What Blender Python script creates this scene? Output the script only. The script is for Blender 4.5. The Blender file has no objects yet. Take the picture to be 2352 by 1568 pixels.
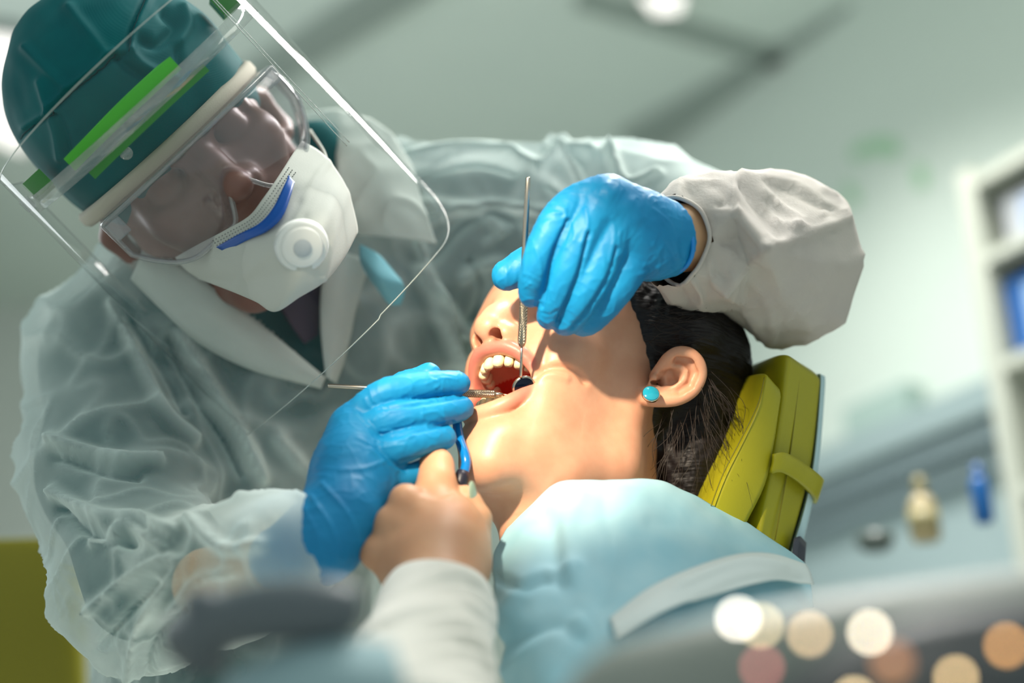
import bpy, math, random
import numpy as np
from mathutils import Vector, Matrix
random.seed(7)
rng = np.random.default_rng(7)
scene = bpy.context.scene
COL = scene.collection

# ---------------------------------------------------------------- camera
FPX = 50.0/36.0*2352.0            # focal length in pixels of the 2352 px wide frame
DF = 1000.0                       # focus distance in mm
PITCH = math.radians(25)
cam_data = bpy.data.cameras.new('camera')
cam_data.lens = 50; cam_data.sensor_width = 36
cam_data.clip_start = 0.02; cam_data.clip_end = 60
cam_data.dof.use_dof = True
cam_data.dof.focus_distance = DF/1000
cam_data.dof.aperture_fstop = 1.7
cam_data.dof.aperture_blades = 0
cam_ob = bpy.data.objects.new('camera', cam_data); COL.objects.link(cam_ob)
cam_ob.location = (0, 0, 0.55)
cam_ob.rotation_euler = (math.pi/2 + PITCH, 0, 0)
scene.camera = cam_ob
CMw = np.array(Matrix.Translation((0, 0, 0.55)) @ Matrix.Rotation(math.pi/2 + PITCH, 4, 'X'))

def cam(px, py, z=0.0):           # a point z mm nearer than the focus plane, in camera millimetres
    d = DF - z
    return np.array([(px-1176)/FPX*d, (784-py)/FPX*d, z], float)
def camv(P):                      # array of (px,py,z)
    P = np.asarray(P, float); d = DF - P[..., 2]
    return np.stack([(P[..., 0]-1176)/FPX*d, (784-P[..., 1])/FPX*d, P[..., 2]], -1)
def rmm(rpx, z): return rpx*(DF-z)/FPX
def to_world(V):
    V = np.asarray(V, float)
    X = V*0.001; X = X - np.array([0, 0, DF*0.001])
    return X @ CMw[:3, :3].T + CMw[:3, 3]
def to_px(V):
    d = DF - V[:, 2]
    return np.stack([1176+V[:, 0]/d*FPX, 784-V[:, 1]/d*FPX], -1)
def wp(px, py, z=0.0): return to_world(cam(px, py, z)[None])[0]
def ray(px, py):
    v = np.array([(px-1176)/FPX, (784-py)/FPX, -1.0])
    return CMw[:3, :3] @ v
CPOS = np.array([0, 0, 0.55])
def at_depth(px, py, d): return CPOS + ray(px, py)*d       # d in metres along the lens axis

# ---------------------------------------------------------------- world, lights, exposure
world = bpy.data.worlds.new('room_air'); scene.world = world; world.use_nodes = True
bg = world.node_tree.nodes['Background']
bg.inputs[0].default_value = (0.70, 0.80, 0.78, 1); bg.inputs[1].default_value = 0.80
def light(name, kind, loc, target, power, color, **kw):
    l = bpy.data.lights.new(name, kind); l.energy = power; l.color = color
    for k, v in kw.items(): setattr(l, k, v)
    o = bpy.data.objects.new(name, l); COL.objects.link(o)
    o.location = loc
    d = Vector(target) - Vector(loc)
    o.rotation_euler = d.to_track_quat('-Z', 'Y').to_euler()
    return o
MOUTH = wp(1195, 850, 20)
LAMP = to_world(np.array([[-250., 450., 560.]]))[0]
light('operating_lamp_beam', 'SPOT', LAMP, MOUTH, 80, (1.0, 0.84, 0.63), spot_size=math.radians(21), spot_blend=0.75, shadow_soft_size=0.02)
light('ceiling_panel_light', 'AREA', (0.35, 0.6, 2.5), (0.1, 0.95, 1.0), 16, (1.0, 0.96, 0.88), shape='RECTANGLE', size=0.6, size_y=1.2)
light('added_side_light', 'AREA', (-1.7, 2.1, 1.65), (0.0, 2.0, 1.5), 14, (0.92, 0.97, 1.0), shape='RECTANGLE', size=1.3, size_y=1.1)  # unseen area lamp added to brighten the visor edge and left sleeve
light('front_strip_light', 'AREA', (0.44, 1.32, 2.57), (0.44, 1.32, 0.0), 22, (1.0, 0.97, 0.92), spread=math.radians(105), shape='RECTANGLE', size=0.22, size_y=0.85)
light('rear_strip_light', 'AREA', (0.35, 2.06, 2.57), (0.35, 2.06, 0.0), 15, (1.0, 0.97, 0.92), spread=math.radians(105), shape='RECTANGLE', size=0.20, size_y=0.45)
scene.view_settings.view_transform = 'Standard'
scene.view_settings.look = 'None'
scene.view_settings.gamma = 1.0
scene.view_settings.use_curve_mapping = False
scene.view_settings.exposure = -0.10
scene.cycles.transparent_max_bounces = 24

# ---------------------------------------------------------------- helpers: noise, meshes, fields
_perm = np.concatenate([np.random.default_rng(3).permutation(256)]*3)
_grad = np.random.default_rng(4).normal(size=(256, 3)); _grad /= np.linalg.norm(_grad, axis=1)[:, None]
def noise(P):
    P = np.asarray(P, float); i = np.floor(P).astype(int); f = P - i; i &= 255
    u = f*f*f*(f*(f*6-15)+10); r = 0
    for a in (0, 1):
        for b in (0, 1):
            for c in (0, 1):
                g = _grad[_perm[_perm[_perm[i[:, 0]+a]+i[:, 1]+b]+i[:, 2]+c]]
                w = (u[:, 0] if a else 1-u[:, 0])*(u[:, 1] if b else 1-u[:, 1])*(u[:, 2] if c else 1-u[:, 2])
                r = r + w*(g[:, 0]*(f[:, 0]-a)+g[:, 1]*(f[:, 1]-b)+g[:, 2]*(f[:, 2]-c))
    return r
def ridged(P): return 1 - np.minimum(np.abs(noise(P))*3.2, 1)
def sstep(a, b, x):
    t = np.clip((x-a)/(b-a), 0, 1); return t*t*(3-2*t)

def S(r, g, b):
    def f(c):
        c /= 255.0
        return c/12.92 if c <= 0.04045 else ((c+0.055)/1.055)**2.4
    return (f(r), f(g), f(b), 1)

def mk(name, Vw, faces, m=None, parent=None, smooth=True, attrs=None, kind=None):
    """one mesh object; Vw world coordinates, faces an (n,k) array or a list of tuples"""
    Vw = np.asarray(Vw, float)
    off = np.array(parent_origin(parent)) if parent is not None else Vw.mean(0)
    me = bpy.data.meshes.new(name)
    if isinstance(faces, np.ndarray):
        n, k = faces.shape
        me.vertices.add(len(Vw)); me.vertices.foreach_set('co', (Vw-off).astype(np.float32).ravel())
        me.loops.add(n*k); me.loops.foreach_set('vertex_index', faces.astype(np.int32).ravel())
        me.polygons.add(n); me.polygons.foreach_set('loop_start', np.arange(0, n*k, k, dtype=np.int32))
        me.polygons.foreach_set('loop_total', np.full(n, k, dtype=np.int32))
        me.update(calc_edges=True); me.validate()
    else:
        me.from_pydata((Vw-off).tolist(), [], faces); me.update()
    if smooth: me.polygons.foreach_set('use_smooth', np.ones(len(me.polygons), bool))
    if attrs:
        for k_, v in attrs.items():
            a = me.attributes.new(k_, 'FLOAT', 'POINT'); a.data.foreach_set('value', np.asarray(v, np.float32))
    if m: me.materials.append(m)
    o = bpy.data.objects.new(name, me); COL.objects.link(o)
    if parent is not None: o.parent = parent
    else: o.location = off
    if kind: o['kind'] = kind
    return o
def parent_origin(p):
    v = Vector((0, 0, 0))
    while p is not None: v = v + p.location; p = p.parent
    return v
def thing(name, label, cat, loc, group=None):
    o = bpy.data.objects.new(name, None); COL.objects.link(o); o.location = loc
    o.empty_display_size = 0.05
    o['label'] = label; o['category'] = cat
    if group: o['group'] = group
    return o
def tag(o, label, cat, group=None):
    o['label'] = label; o['category'] = cat
    if group: o['group'] = group
    return o
def solid(o, t, off=0):
    md = o.modifiers.new('thickness', 'SOLIDIFY'); md.thickness = t; md.offset = off; return o
def bevel(o, w, seg=2):
    md = o.modifiers.new('bevel', 'BEVEL'); md.width = w; md.segments = seg; md.limit_method = 'ANGLE'; return o
def subsurf(o, n=1):
    md = o.modifiers.new('subsurf', 'SUBSURF'); md.levels = n; md.render_levels = n; return o

def unit(v): v = np.asarray(v, float); return v/np.linalg.norm(v)
class Frame:
    def __init__(s, O=(0, 0, 0), A=None):
        s.O = np.asarray(O, float); s.A = np.eye(3) if A is None else np.asarray(A, float)   # rows = axes
    def out(s, L): return s.O + np.asarray(L, float) @ s.A
    def inn(s, C): return (np.asarray(C, float)-s.O) @ s.A.T
ID = Frame()

def smin(a, b, k):
    if k <= 0: return np.minimum(a, b)
    h = np.maximum(k-np.abs(a-b), 0)/k
    return np.minimum(a, b) - h*h*k*0.25
class Field:
    """signed distance grid in a frame (millimetres)"""
    def __init__(s, lo, hi, h, fr=ID):
        s.lo = np.asarray(lo, float); s.h = h; s.fr = fr
        n = np.ceil((np.asarray(hi, float)-s.lo)/h).astype(int)+1
        s.ax = [(s.lo[i]+h*np.arange(n[i])).astype(np.float32) for i in range(3)]
        s.f = np.full(n, 60.0, np.float32)
    def copy(s):
        o = object.__new__(Field); o.__dict__.update(s.__dict__); o.f = s.f.copy(); return o
    def sub(s, c0, c1):
        sl = []
        for i in range(3):
            a = int(np.clip(np.floor((c0[i]-s.lo[i])/s.h), 0, s.f.shape[i]))
            b = int(np.clip(np.ceil((c1[i]-s.lo[i])/s.h)+1, 0, s.f.shape[i]))
            sl.append(slice(a, b))
        return tuple(sl), s.ax[0][sl[0]][:, None, None], s.ax[1][sl[1]][None, :, None], s.ax[2][sl[2]][None, None, :]
    def comb(s, sl, d, k, op):
        if op == 'add': s.f[sl] = smin(s.f[sl], d, k)
        elif op == 'cut': s.f[sl] = -smin(-s.f[sl], d, k)
    def cone(s, a, b, ra, rb, k=4, op='add', sq=None):
        a = np.asarray(a, float); b = np.asarray(b, float); m = max(ra, rb)+k+3*s.h
        sl, X, Y, Z = s.sub(np.minimum(a, b)-m, np.maximum(a, b)+m)
        ba = b-a; L = max(float(ba@ba), 1e-9)
        t = np.clip(((X-a[0])*ba[0]+(Y-a[1])*ba[1]+(Z-a[2])*ba[2])/L, 0, 1)
        d = np.sqrt((X-a[0]-t*ba[0])**2+(Y-a[1]-t*ba[1])**2+(Z-a[2]-t*ba[2])**2)-(ra+(rb-ra)*t)
        s.comb(sl, d, k, op); return s
    def ell(s, c, r, k=4, op='add', A=None):
        c = np.asarray(c, float); r = np.asarray(r, float); m = max(r)+k+3*s.h
        mm = (r if A is None else np.full(3, max(r)))+k+3*s.h
        sl, X, Y, Z = s.sub(c-mm, c+mm)
        X = X-c[0]; Y = Y-c[1]; Z = Z-c[2]
        if A is not None:
            A = np.asarray(A, float)
            X, Y, Z = (X*A[0][0]+Y*A[0][1]+Z*A[0][2], X*A[1][0]+Y*A[1][1]+Z*A[1][2], X*A[2][0]+Y*A[2][1]+Z*A[2][2])
        k0 = np.sqrt((X/r[0])**2+(Y/r[1])**2+(Z/r[2])**2)
        k1 = np.sqrt((X/r[0]**2)**2+(Y/r[1]**2)**2+(Z/r[2]**2)**2)+1e-9
        d = k0*(k0-1)/k1
        s.comb(sl, d, k, op); return s
    def sph(s, c, r, k=4, op='add'): return s.cone(c, c, r, r, k, op)
    def plane(s, n, d0, k=0):          # keep n.x < d0
        X, Y, Z = s.ax[0][:, None, None], s.ax[1][None, :, None], s.ax[2][None, None, :]
        d = n[0]*X+n[1]*Y+n[2]*Z-d0
        s.f = -smin(-s.f, -d, k); return s
    def chain(s, pts, k=4, op='add'):  # pts (x,y,z,r) in frame mm
        for p, q in zip(pts[:-1], pts[1:]): s.cone(p[:3], q[:3], p[3], q[3], k, op)
        return s
    def pcs(s, pts, k=4, op='add'):    # the same, through a smooth curve
        return s.pc(catmull(np.array(pts, float), 5*(len(pts)-1)+1), k, op)
    def pc(s, pts, k=4, op='add'):     # pts (px,py,z,rpx)
        P = [tuple(s.fr.inn(cam(p[0], p[1], p[2])))+(float(rmm(p[3], p[2])),) for p in pts]
        if len(P) == 1: P = P*2
        return s.chain(P, k, op)
    def mesh(s, iso=0.0):
        """surface nets -> camera mm vertices, quads"""
        f = s.f - np.float32(iso) if iso else s.f
        ins = f < 0
        g = [ins[a:ins.shape[0]-1+a, b:ins.shape[1]-1+b, c:ins.shape[2]-1+c] for a in (0, 1) for b in (0, 1) for c in (0, 1)]
        cnt = np.zeros(g[0].shape, np.int8)
        for q in g: cnt += q
        mixed = (cnt > 0) & (cnt < 8)
        idx = np.argwhere(mixed)
        ids = np.full(mixed.shape, -1, np.int32); ids[mixed] = np.arange(len(idx))
        offs = [(a, b, c) for a in (0, 1) for b in (0, 1) for c in (0, 1)]
        val = [f[idx[:, 0]+o[0], idx[:, 1]+o[1], idx[:, 2]+o[2]] for o in offs]
        acc = np.zeros((len(idx), 3)); n = np.zeros(len(idx))
        for i in range(8):
            for j in range(i+1, 8):
                if sum(abs(offs[i][q]-offs[j][q]) for q in range(3)) != 1: continue
                cr = (val[i] < 0) != (val[j] < 0)
                t = np.where(cr, val[i]/np.where(cr, val[i]-val[j], 1), 0)
                p = np.array(offs[i])[None]+t[:, None]*(np.array(offs[j])-np.array(offs[i]))[None]
                acc += p*cr[:, None]; n += cr
        V = s.lo + s.h*(idx+acc/n[:, None])
        Fs = []
        for ax in range(3):
            a1, a2 = (ax+1) % 3, (ax+2) % 3
            lo = [slice(None)]*3; hi = [slice(None)]*3
            lo[ax] = slice(0, -1); hi[ax] = slice(1, None)
            for q in (a1, a2): lo[q] = slice(1, -1); hi[q] = slice(1, -1)
            A_, B_ = ins[tuple(lo)], ins[tuple(hi)]
            e = np.argwhere(A_ != B_)
            sg = A_[e[:, 0], e[:, 1], e[:, 2]]
            e = e.copy(); e[:, a1] += 1; e[:, a2] += 1
            def cell(d1, d2):
                c = e.copy(); c[:, a1] -= d1; c[:, a2] -= d2
                return ids[c[:, 0], c[:, 1], c[:, 2]]
            q = np.stack([cell(1, 1), cell(0, 1), cell(0, 0), cell(1, 0)], 1)
            q[~sg] = q[~sg][:, ::-1]
            Fs.append(q)
        Fq = np.concatenate(Fs)
        Fq = Fq[(Fq >= 0).all(1)]
        return s.fr.out(V), Fq

def vnormals(V, Fq):
    a, b, c, d = (V[Fq[:, i]] for i in range(4))
    n = np.cross(c-a, d-b)
    N = np.zeros_like(V)
    for i in range(4): np.add.at(N, Fq[:, i], n)
    return N/(np.linalg.norm(N, axis=1)[:, None]+1e-9)
def relax(V, Fq, it=1, w=0.5):
    for _ in range(it):
        Sx = np.zeros_like(V); C = np.zeros(len(V))
        for i in range(4):
            for j in (1, 3):
                np.add.at(Sx, Fq[:, i], V[Fq[:, (i+j) % 4]]); np.add.at(C, Fq[:, i], 1)
        V = V*(1-w)+w*Sx/np.maximum(C, 1)[:, None]
    return V
def polydist(P, poly):
    best = np.full(len(P), 1e9)
    for a, b in zip(poly[:-1], poly[1:]):
        a = np.array(a[:2], float); b = np.array(b[:2], float); ab = b-a
        t = np.clip(((P-a)@ab)/max(ab@ab, 1e-9), 0, 1)
        best = np.minimum(best, np.linalg.norm(P-a-t[:, None]*ab, axis=1))
    return best
def smoothpoly(poly, n=8): return catmull(np.array([p[:2] for p in poly], float), n*(len(poly)-1)+1)
def ridges(V, N, rl, depth_ok=None):
    """raise (or sink) folds along polylines seen on the front of a surface: (polyline, width px, amount mm)"""
    P = to_px(V); view = -(V-np.array([0, 0, DF])); view /= np.linalg.norm(view, axis=1)[:, None]
    fr = sstep(0.05, 0.4, (N*view).sum(1))
    D = np.zeros(len(V))
    for poly, w, amp in rl:
        sp = smoothpoly(poly) if len(poly) > 2 else poly
        d = polydist(P, sp)
        D += amp*np.exp(-(d/w)**2)
    D *= fr
    if depth_ok is not None: D *= depth_ok
    return V + N*D[:, None]
def catmull(P, n):
    P = np.asarray(P, float); m = len(P)
    t = np.linspace(0, m-1, n); i = np.clip(np.floor(t).astype(int), 0, m-2); f = (t-i)[:, None]
    Pm = np.concatenate([[2*P[0]-P[1]], P, [2*P[-1]-P[-2]]])
    p0, p1, p2, p3 = Pm[i], Pm[i+1], Pm[i+2], Pm[i+3]
    return 0.5*((2*p1)+(-p0+p2)*f+(2*p0-5*p1+4*p2-p3)*f*f+(-p0+3*p1-3*p2+p3)*f**3)
def patch(rows, nu, nv, px=True):
    """smooth sheet through rows of control points -> camera mm grid, quads"""
    R = np.array([catmull(r, nu) for r in rows])
    G = np.stack([catmull(R[:, i], nv) for i in range(nu)], 1)
    V = G.reshape(-1, 3)
    if px: V = camv(V)
    i = np.arange(nv-1)[:, None]*nu+np.arange(nu-1)[None]
    Fq = np.stack([i, i+nu, i+nu+1, i+1], -1).reshape(-1, 4)
    return V, Fq
def tube(pts, n=14, sub=1, px=True, caps=True):
    """round bar along (px,py,z,rpx) points -> camera mm"""
    P = np.asarray(pts, float)
    if sub > 1: P = catmull(P, (len(P)-1)*sub+1)
    if px: C = camv(P[:, :3]); R = P[:, 3]*(DF-P[:, 2])/FPX
    else: C = P[:, :3]; R = P[:, 3]
    V = []; T = np.gradient(C, axis=0)
    up = np.array([0.31, 0.2, 0.93])
    for c, t, r in zip(C, T, R):
        t = unit(t); a = unit(np.cross(up, t)); b = np.cross(t, a)
        th = np.arange(n)*2*math.pi/n
        V.append(c+r*(np.cos(th)[:, None]*a+np.sin(th)[:, None]*b))
    V = np.concatenate(V); F = []
    for i in range(len(C)-1):
        for j in range(n):
            F.append((i*n+j, i*n+(j+1) % n, (i+1)*n+(j+1) % n, (i+1)*n+j))
    if caps:
        F.append(tuple(range(n-1, -1, -1))); F.append(tuple(range((len(C)-1)*n, len(C)*n)))
    return V, F
def cmk(name, VF, m, parent=None, **kw):
    return mk(name, to_world(VF[0]), VF[1], m, parent, **kw)
def boxw(c, ex, ey, ez):
    """world box from centre and three half-edge vectors"""
    c, ex, ey, ez = (np.asarray(v, float) for v in (c, ex, ey, ez))
    V = [c+a*ex+b*ey+g*ez for a in (-1, 1) for b in (-1, 1) for g in (-1, 1)]
    F = [(0, 1, 3, 2), (4, 6, 7, 5), (0, 4, 5, 1), (2, 3, 7, 6), (0, 2, 6, 4), (1, 5, 7, 3)]
    if np.dot(np.cross(ex, ey), ez) < 0: F = [f[::-1] for f in F]
    return np.array(V), F

# ---------------------------------------------------------------- materials
def mat(name, color, rough=0.5, metal=0.0, bump=None, var=None, sss=None, emit=None, sheen=0.0, coat=0.0, spec=0.5, trans=0.0, ior=1.45):
    m = bpy.data.materials.new(name); m.use_nodes = True; nt = m.node_tree; N = nt.nodes; L = nt.links
    b = N['Principled BSDF']
    b.inputs['Base Color'].default_value = color; b.inputs['Roughness'].default_value = rough
    b.inputs['Metallic'].default_value = metal; b.inputs['Specular IOR Level'].default_value = spec
    b.inputs['Sheen Weight'].default_value = sheen; b.inputs['Coat Weight'].default_value = coat
    b.inputs['Transmission Weight'].default_value = trans; b.inputs['IOR'].default_value = ior
    tc = N.new('ShaderNodeTexCoord')
    if sss: b.inputs['Subsurface Weight'].default_value = sss[0]; b.inputs['Subsurface Radius'].default_value = sss[1]; b.inputs['Subsurface Scale'].default_value = 1.0
    if emit: b.inputs['Emission Color'].default_value = emit[0]; b.inputs['Emission Strength'].default_value = emit[1]
    if var:      # (scale, second colour, amount)
        nz = N.new('ShaderNodeTexNoise'); nz.inputs['Scale'].default_value = var[0]; nz.inputs['Detail'].default_value = 4
        L.new(tc.outputs['Object'], nz.inputs['Vector'])
        mr = N.new('ShaderNodeMapRange'); mr.inputs[1].default_value = 0.35; mr.inputs[2].default_value = 0.65; mr.inputs[4].default_value = var[2]
        L.new(nz.outputs['Fac'], mr.inputs[0])
        mx = N.new('ShaderNodeMix'); mx.data_type = 'RGBA'; mx.inputs[6].default_value = color; mx.inputs[7].default_value = var[1]
        L.new(mr.outputs[0], mx.inputs[0]); L.new(mx.outputs[2], b.inputs['Base Color'])
    if bump:     # (scale, strength, distance)
        nz = N.new('ShaderNodeTexNoise'); nz.inputs['Scale'].default_value = bump[0]; nz.inputs['Detail'].default_value = 5
        L.new(tc.outputs['Object'], nz.inputs['Vector'])
        bp = N.new('ShaderNodeBump'); bp.inputs['Strength'].default_value = bump[1]; bp.inputs['Distance'].default_value = bump[2]
        L.new(nz.outputs['Fac'], bp.inputs['Height']); L.new(bp.outputs[0], b.inputs['Normal'])
    return m
def attr_mix(m, attr, color, rough=None):
    nt = m.node_tree; N = nt.nodes; L = nt.links; b = N['Principled BSDF']
    at = N.new('ShaderNodeAttribute'); at.attribute_name = attr
    mx = N.new('ShaderNodeMix'); mx.data_type = 'RGBA'; mx.inputs[7].default_value = color
    src = b.inputs['Base Color'].links[0].from_socket if b.inputs['Base Color'].links else None
    if src: L.new(src, mx.inputs[6])
    else: mx.inputs[6].default_value = b.inputs['Base Color'].default_value
    L.new(at.outputs['Fac'], mx.inputs[0]); L.new(mx.outputs[2], b.inputs['Base Color'])
    if rough is not None:
        mr = N.new('ShaderNodeMapRange'); mr.inputs[3].default_value = b.inputs['Roughness'].default_value; mr.inputs[4].default_value = rough
        L.new(at.outputs['Fac'], mr.inputs[0]); L.new(mr.outputs[0], b.inputs['Roughness'])
    return m
def sheer(name, color, opac, edge, transl=0.4, var=None, bump=None, fold=0):
    """thin non-woven sheet: partly see-through, denser at grazing angles"""
    m = bpy.data.materials.new(name); m.use_nodes = True; nt = m.node_tree; N = nt.nodes; L = nt.links
    N.clear(); out = N.new('ShaderNodeOutputMaterial')
    df = N.new('ShaderNodeBsdfDiffuse'); df.inputs[0].default_value = color
    tr = N.new('ShaderNodeBsdfTranslucent'); tr.inputs[0].default_value = color
    m1 = N.new('ShaderNodeMixShader'); m1.inputs[0].default_value = transl
    L.new(df.outputs[0], m1.inputs[1]); L.new(tr.outputs[0], m1.inputs[2])
    tp = N.new('ShaderNodeBsdfTransparent')
    m2 = N.new('ShaderNodeMixShader')
    lw = N.new('ShaderNodeLayerWeight'); lw.inputs[0].default_value = 0.5
    mr = N.new('ShaderNodeMapRange'); mr.inputs[3].default_value = opac; mr.inputs[4].default_value = edge
    tc = N.new('ShaderNodeTexCoord')
    L.new(lw.outputs['Facing'], mr.inputs[0]); fac = mr.outputs[0]
    if var:
        nz = N.new('ShaderNodeTexNoise'); nz.inputs['Scale'].default_value = var[0]; nz.inputs['Detail'].default_value = 5
        L.new(tc.outputs['Object'], nz.inputs['Vector'])
        q = N.new('ShaderNodeMapRange'); q.inputs[1].default_value = 0.3; q.inputs[2].default_value = 0.7; q.inputs[3].default_value = -var[1]; q.inputs[4].default_value = var[1]
        L.new(nz.outputs['Fac'], q.inputs[0])
        ad = N.new('ShaderNodeMath'); ad.operation = 'ADD'; ad.use_clamp = True
        L.new(fac, ad.inputs[0]); L.new(q.outputs[0], ad.inputs[1]); fac = ad.outputs[0]
    if fold:
        at = N.new('ShaderNodeAttribute'); at.attribute_name = 'fold'
        ml = N.new('ShaderNodeMath'); ml.operation = 'MULTIPLY_ADD'; ml.inputs[1].default_value = fold; ml.use_clamp = True
        L.new(at.outputs['Fac'], ml.inputs[0]); L.new(fac, ml.inputs[2]); fac = ml.outputs[0]
    if bump:
        nz = N.new('ShaderNodeTexNoise'); nz.inputs['Scale'].default_value = bump[0]
        L.new(tc.outputs['Object'], nz.inputs['Vector'])
        bp = N.new('ShaderNodeBump'); bp.inputs['Strength'].default_value = bump[1]; bp.inputs['Distance'].default_value = bump[2]
        L.new(nz.outputs['Fac'], bp.inputs['Height'])
        L.new(bp.outputs[0], df.inputs['Normal']); L.new(bp.outputs[0], tr.inputs['Normal'])
    L.new(fac, m2.inputs[0]); L.new(tp.outputs[0], m2.inputs[1]); L.new(m1.outputs[0], m2.inputs[2])
    L.new(m2.outputs[0], out.inputs[0]); return m
def clear(name, tint=(1, 1, 1, 1), rough=0.02, base=0.03, edge=0.6, haze=0.0, hazecol=(0.8, 0.85, 0.85, 1)):
    """thin clear plastic sheet: transparent with Fresnel-like reflection and a little scatter"""
    m = bpy.data.materials.new(name); m.use_nodes = True; nt = m.node_tree; N = nt.nodes; L = nt.links
    N.clear(); out = N.new('ShaderNodeOutputMaterial')
    tp = N.new('ShaderNodeBsdfTransparent'); tp.inputs[0].default_value = tint
    gl = N.new('ShaderNodeBsdfGlossy'); gl.inputs['Roughness'].default_value = rough
    lw = N.new('ShaderNodeLayerWeight'); lw.inputs[0].default_value = 0.5
    pw = N.new('ShaderNodeMath'); pw.operation = 'POWER'; pw.inputs[1].default_value = 4.0
    L.new(lw.outputs['Facing'], pw.inputs[0])
    mr = N.new('ShaderNodeMapRange'); mr.inputs[3].default_value = base; mr.inputs[4].default_value = edge
    L.new(pw.outputs[0], mr.inputs[0])
    mx = N.new('ShaderNodeMixShader'); L.new(mr.outputs[0], mx.inputs[0]); L.new(tp.outputs[0], mx.inputs[1]); L.new(gl.outputs[0], mx.inputs[2])
    last = mx
    if haze > 0:
        df = N.new('ShaderNodeBsdfDiffuse'); df.inputs[0].default_value = hazecol
        mh = N.new('ShaderNodeMixShader'); mh.inputs[0].default_value = haze
        L.new(mx.outputs[0], mh.inputs[1]); L.new(df.outputs[0], mh.inputs[2]); last = mh
    L.new(last.outputs[0], out.inputs[0]); return m
# ================================================================ the room
m_wall = mat('wall_paint', S(198, 210, 202), 0.7, bump=(90, 0.1, 0.002))
m_ceil = mat('ceiling_paint', S(214, 226, 218), 0.8, var=(1.2, S(208, 220, 214), 1.0))
m_groove = mat('ceiling_joint', S(150, 162, 156), 0.8)
m_floor = mat('floor_vinyl', S(190, 192, 186), 0.5)
def struct(o): o['kind'] = 'structure'; return o
def ray_plane(px, py, P0, n): 
    r = ray(px, py); t = np.dot(P0-CPOS, n)/np.dot(r, n); return CPOS+r*t
def ray_z(px, py, z): r = ray(px, py); return CPOS+r*((z-CPOS[2])/r[2])
# side wall on the right: its worktop line is seen rising from (1880,1065) to (2300,890)
Q1 = at_depth(1880, 1065, 2.95)
r2 = ray(2300, 890); Q2 = CPOS+r2*((Q1[2]-CPOS[2])/r2[2])
WD = unit([Q2[0]-Q1[0], Q2[1]-Q1[1], 0])           # along the wall towards the lens
WN = unit([WD[1], -WD[0], 0]); 
if np.dot(WN, CPOS-Q1) < 0: WN = -WN
UPV = np.array([0, 0, 1.0])
H = float(ray_plane(1740, 165, Q1, WN)[2])         # ceiling height
Wa = Q1-WD*1.6; Wb = Q1+WD*2.2
def wallbox(name, a, b, z0, z1, m, t=0.05, n=None):
    a = np.array([a[0], a[1], 0.]); b = np.array([b[0], b[1], 0.]); d = (b-a)/2
    nn = n if n is not None else unit([d[1], -d[0], 0])
    c = (a+b)/2 - nn*t/2; c[2] = (z0+z1)/2
    V, F = boxw(c, d, nn*t/2, UPV*(z1-z0)/2)
    return struct(mk(name, V, F, m, smooth=False))
wallbox('wall_right', Wa, Wb, 0, H, m_wall, n=WN)
BY = Wa[1]
m_wallg = mat('far_wall_paint', S(212, 218, 214), 0.7)
wallbox('wall_back', (-3.0, BY, 0), (Wa[0], BY, 0), 0, H, m_wallg, n=np.array([0, -1., 0]))
m_wl = mat('left_wall_paint', S(226, 228, 226), 0.7)
wallbox('wall_left', (-1.75, BY, 0), (-1.75, 1.2, 0), 0, H, m_wl, n=np.array([1., 0, 0]))
V, F = boxw((0, BY/2, H+0.03), (3.2, 0, 0), (0, BY/2+0.6, 0), (0, 0, 0.03)); struct(mk('ceiling', V, F, m_ceil, smooth=False))
V, F = boxw((0, BY/2, -0.03), (3.2, 0, 0), (0, BY/2+0.6, 0), (0, 0, 0.03)); struct(mk('floor', V, F, m_floor, smooth=False))
# recessed joints between the ceiling panels, running along and across
def joint(k, p, q, w):
    a = ray_z(p[0], p[1], H); b = ray_z(q[0], q[1], H); d = (b-a)/2; s = unit([d[1], -d[0], 0])
    V, F = boxw((a+b)/2+np.array([0, 0, -0.012]), d, s*w/2, UPV*0.0125); struct(mk('trim_%d' % k, V, F, m_groove, smooth=False))
joint(1, (1450, 318), (1990, 22), 0.10)
joint(2, (560, 190), (960, -60), 0.10)
joint(3, (1330, -15), (1800, 130), 0.05)
# lamps in the ceiling
m_lampglow = mat('lamp_diffuser', (1, 1, 1, 1), 0.4, emit=((1.0, 0.93, 0.86, 1), 1.25))
m_white = mat('white_enamel', S(225, 228, 224), 0.35)
m_lampframe = mat('lamp_frame', S(120, 130, 128), 0.4)
def ceil_lamp(label, quad, group=None):
    P = [ray_z(x, y, H-0.01) for x, y in quad]; c = sum(P)/4
    t = thing('ceiling_lamp', label, 'lamp', c)
    top = [p+UPV*0.01 for p in P]; bot = [p-UPV*0.03 for p in P]
    V = np.array(bot+top); mk('diffuser', V, [(0, 1, 2, 3), (7, 6, 5, 4), (0, 4, 5, 1), (1, 5, 6, 2), (2, 6, 7, 3), (3, 7, 4, 0)], m_lampglow, t, smooth=False)
    out = [c+(p-c)*1.08 for p in P]
    Vf = np.array([p-UPV*0.02 for p in out]+[p-UPV*0.02 for p in P]+[p+UPV*0.012 for p in out])
    mk('frame', Vf, [(0, 1, 5, 4), (1, 2, 6, 5), (2, 3, 7, 6), (3, 0, 4, 7), (0, 8, 9, 1), (1, 9, 10, 2), (2, 10, 11, 3), (3, 11, 8, 0)], m_lampframe, t, smooth=False)
    return t
ceil_lamp('large bright ceiling lamp glowing behind the teal cap', [(-160, 230), (-30, 60), (150, 90), (60, 330)])
ceil_lamp('small round-looking bright ceiling lamp at the top edge above the shoulder', [(1470, -30), (1500, 8), (1560, 6), (1570, -30)])
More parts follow.
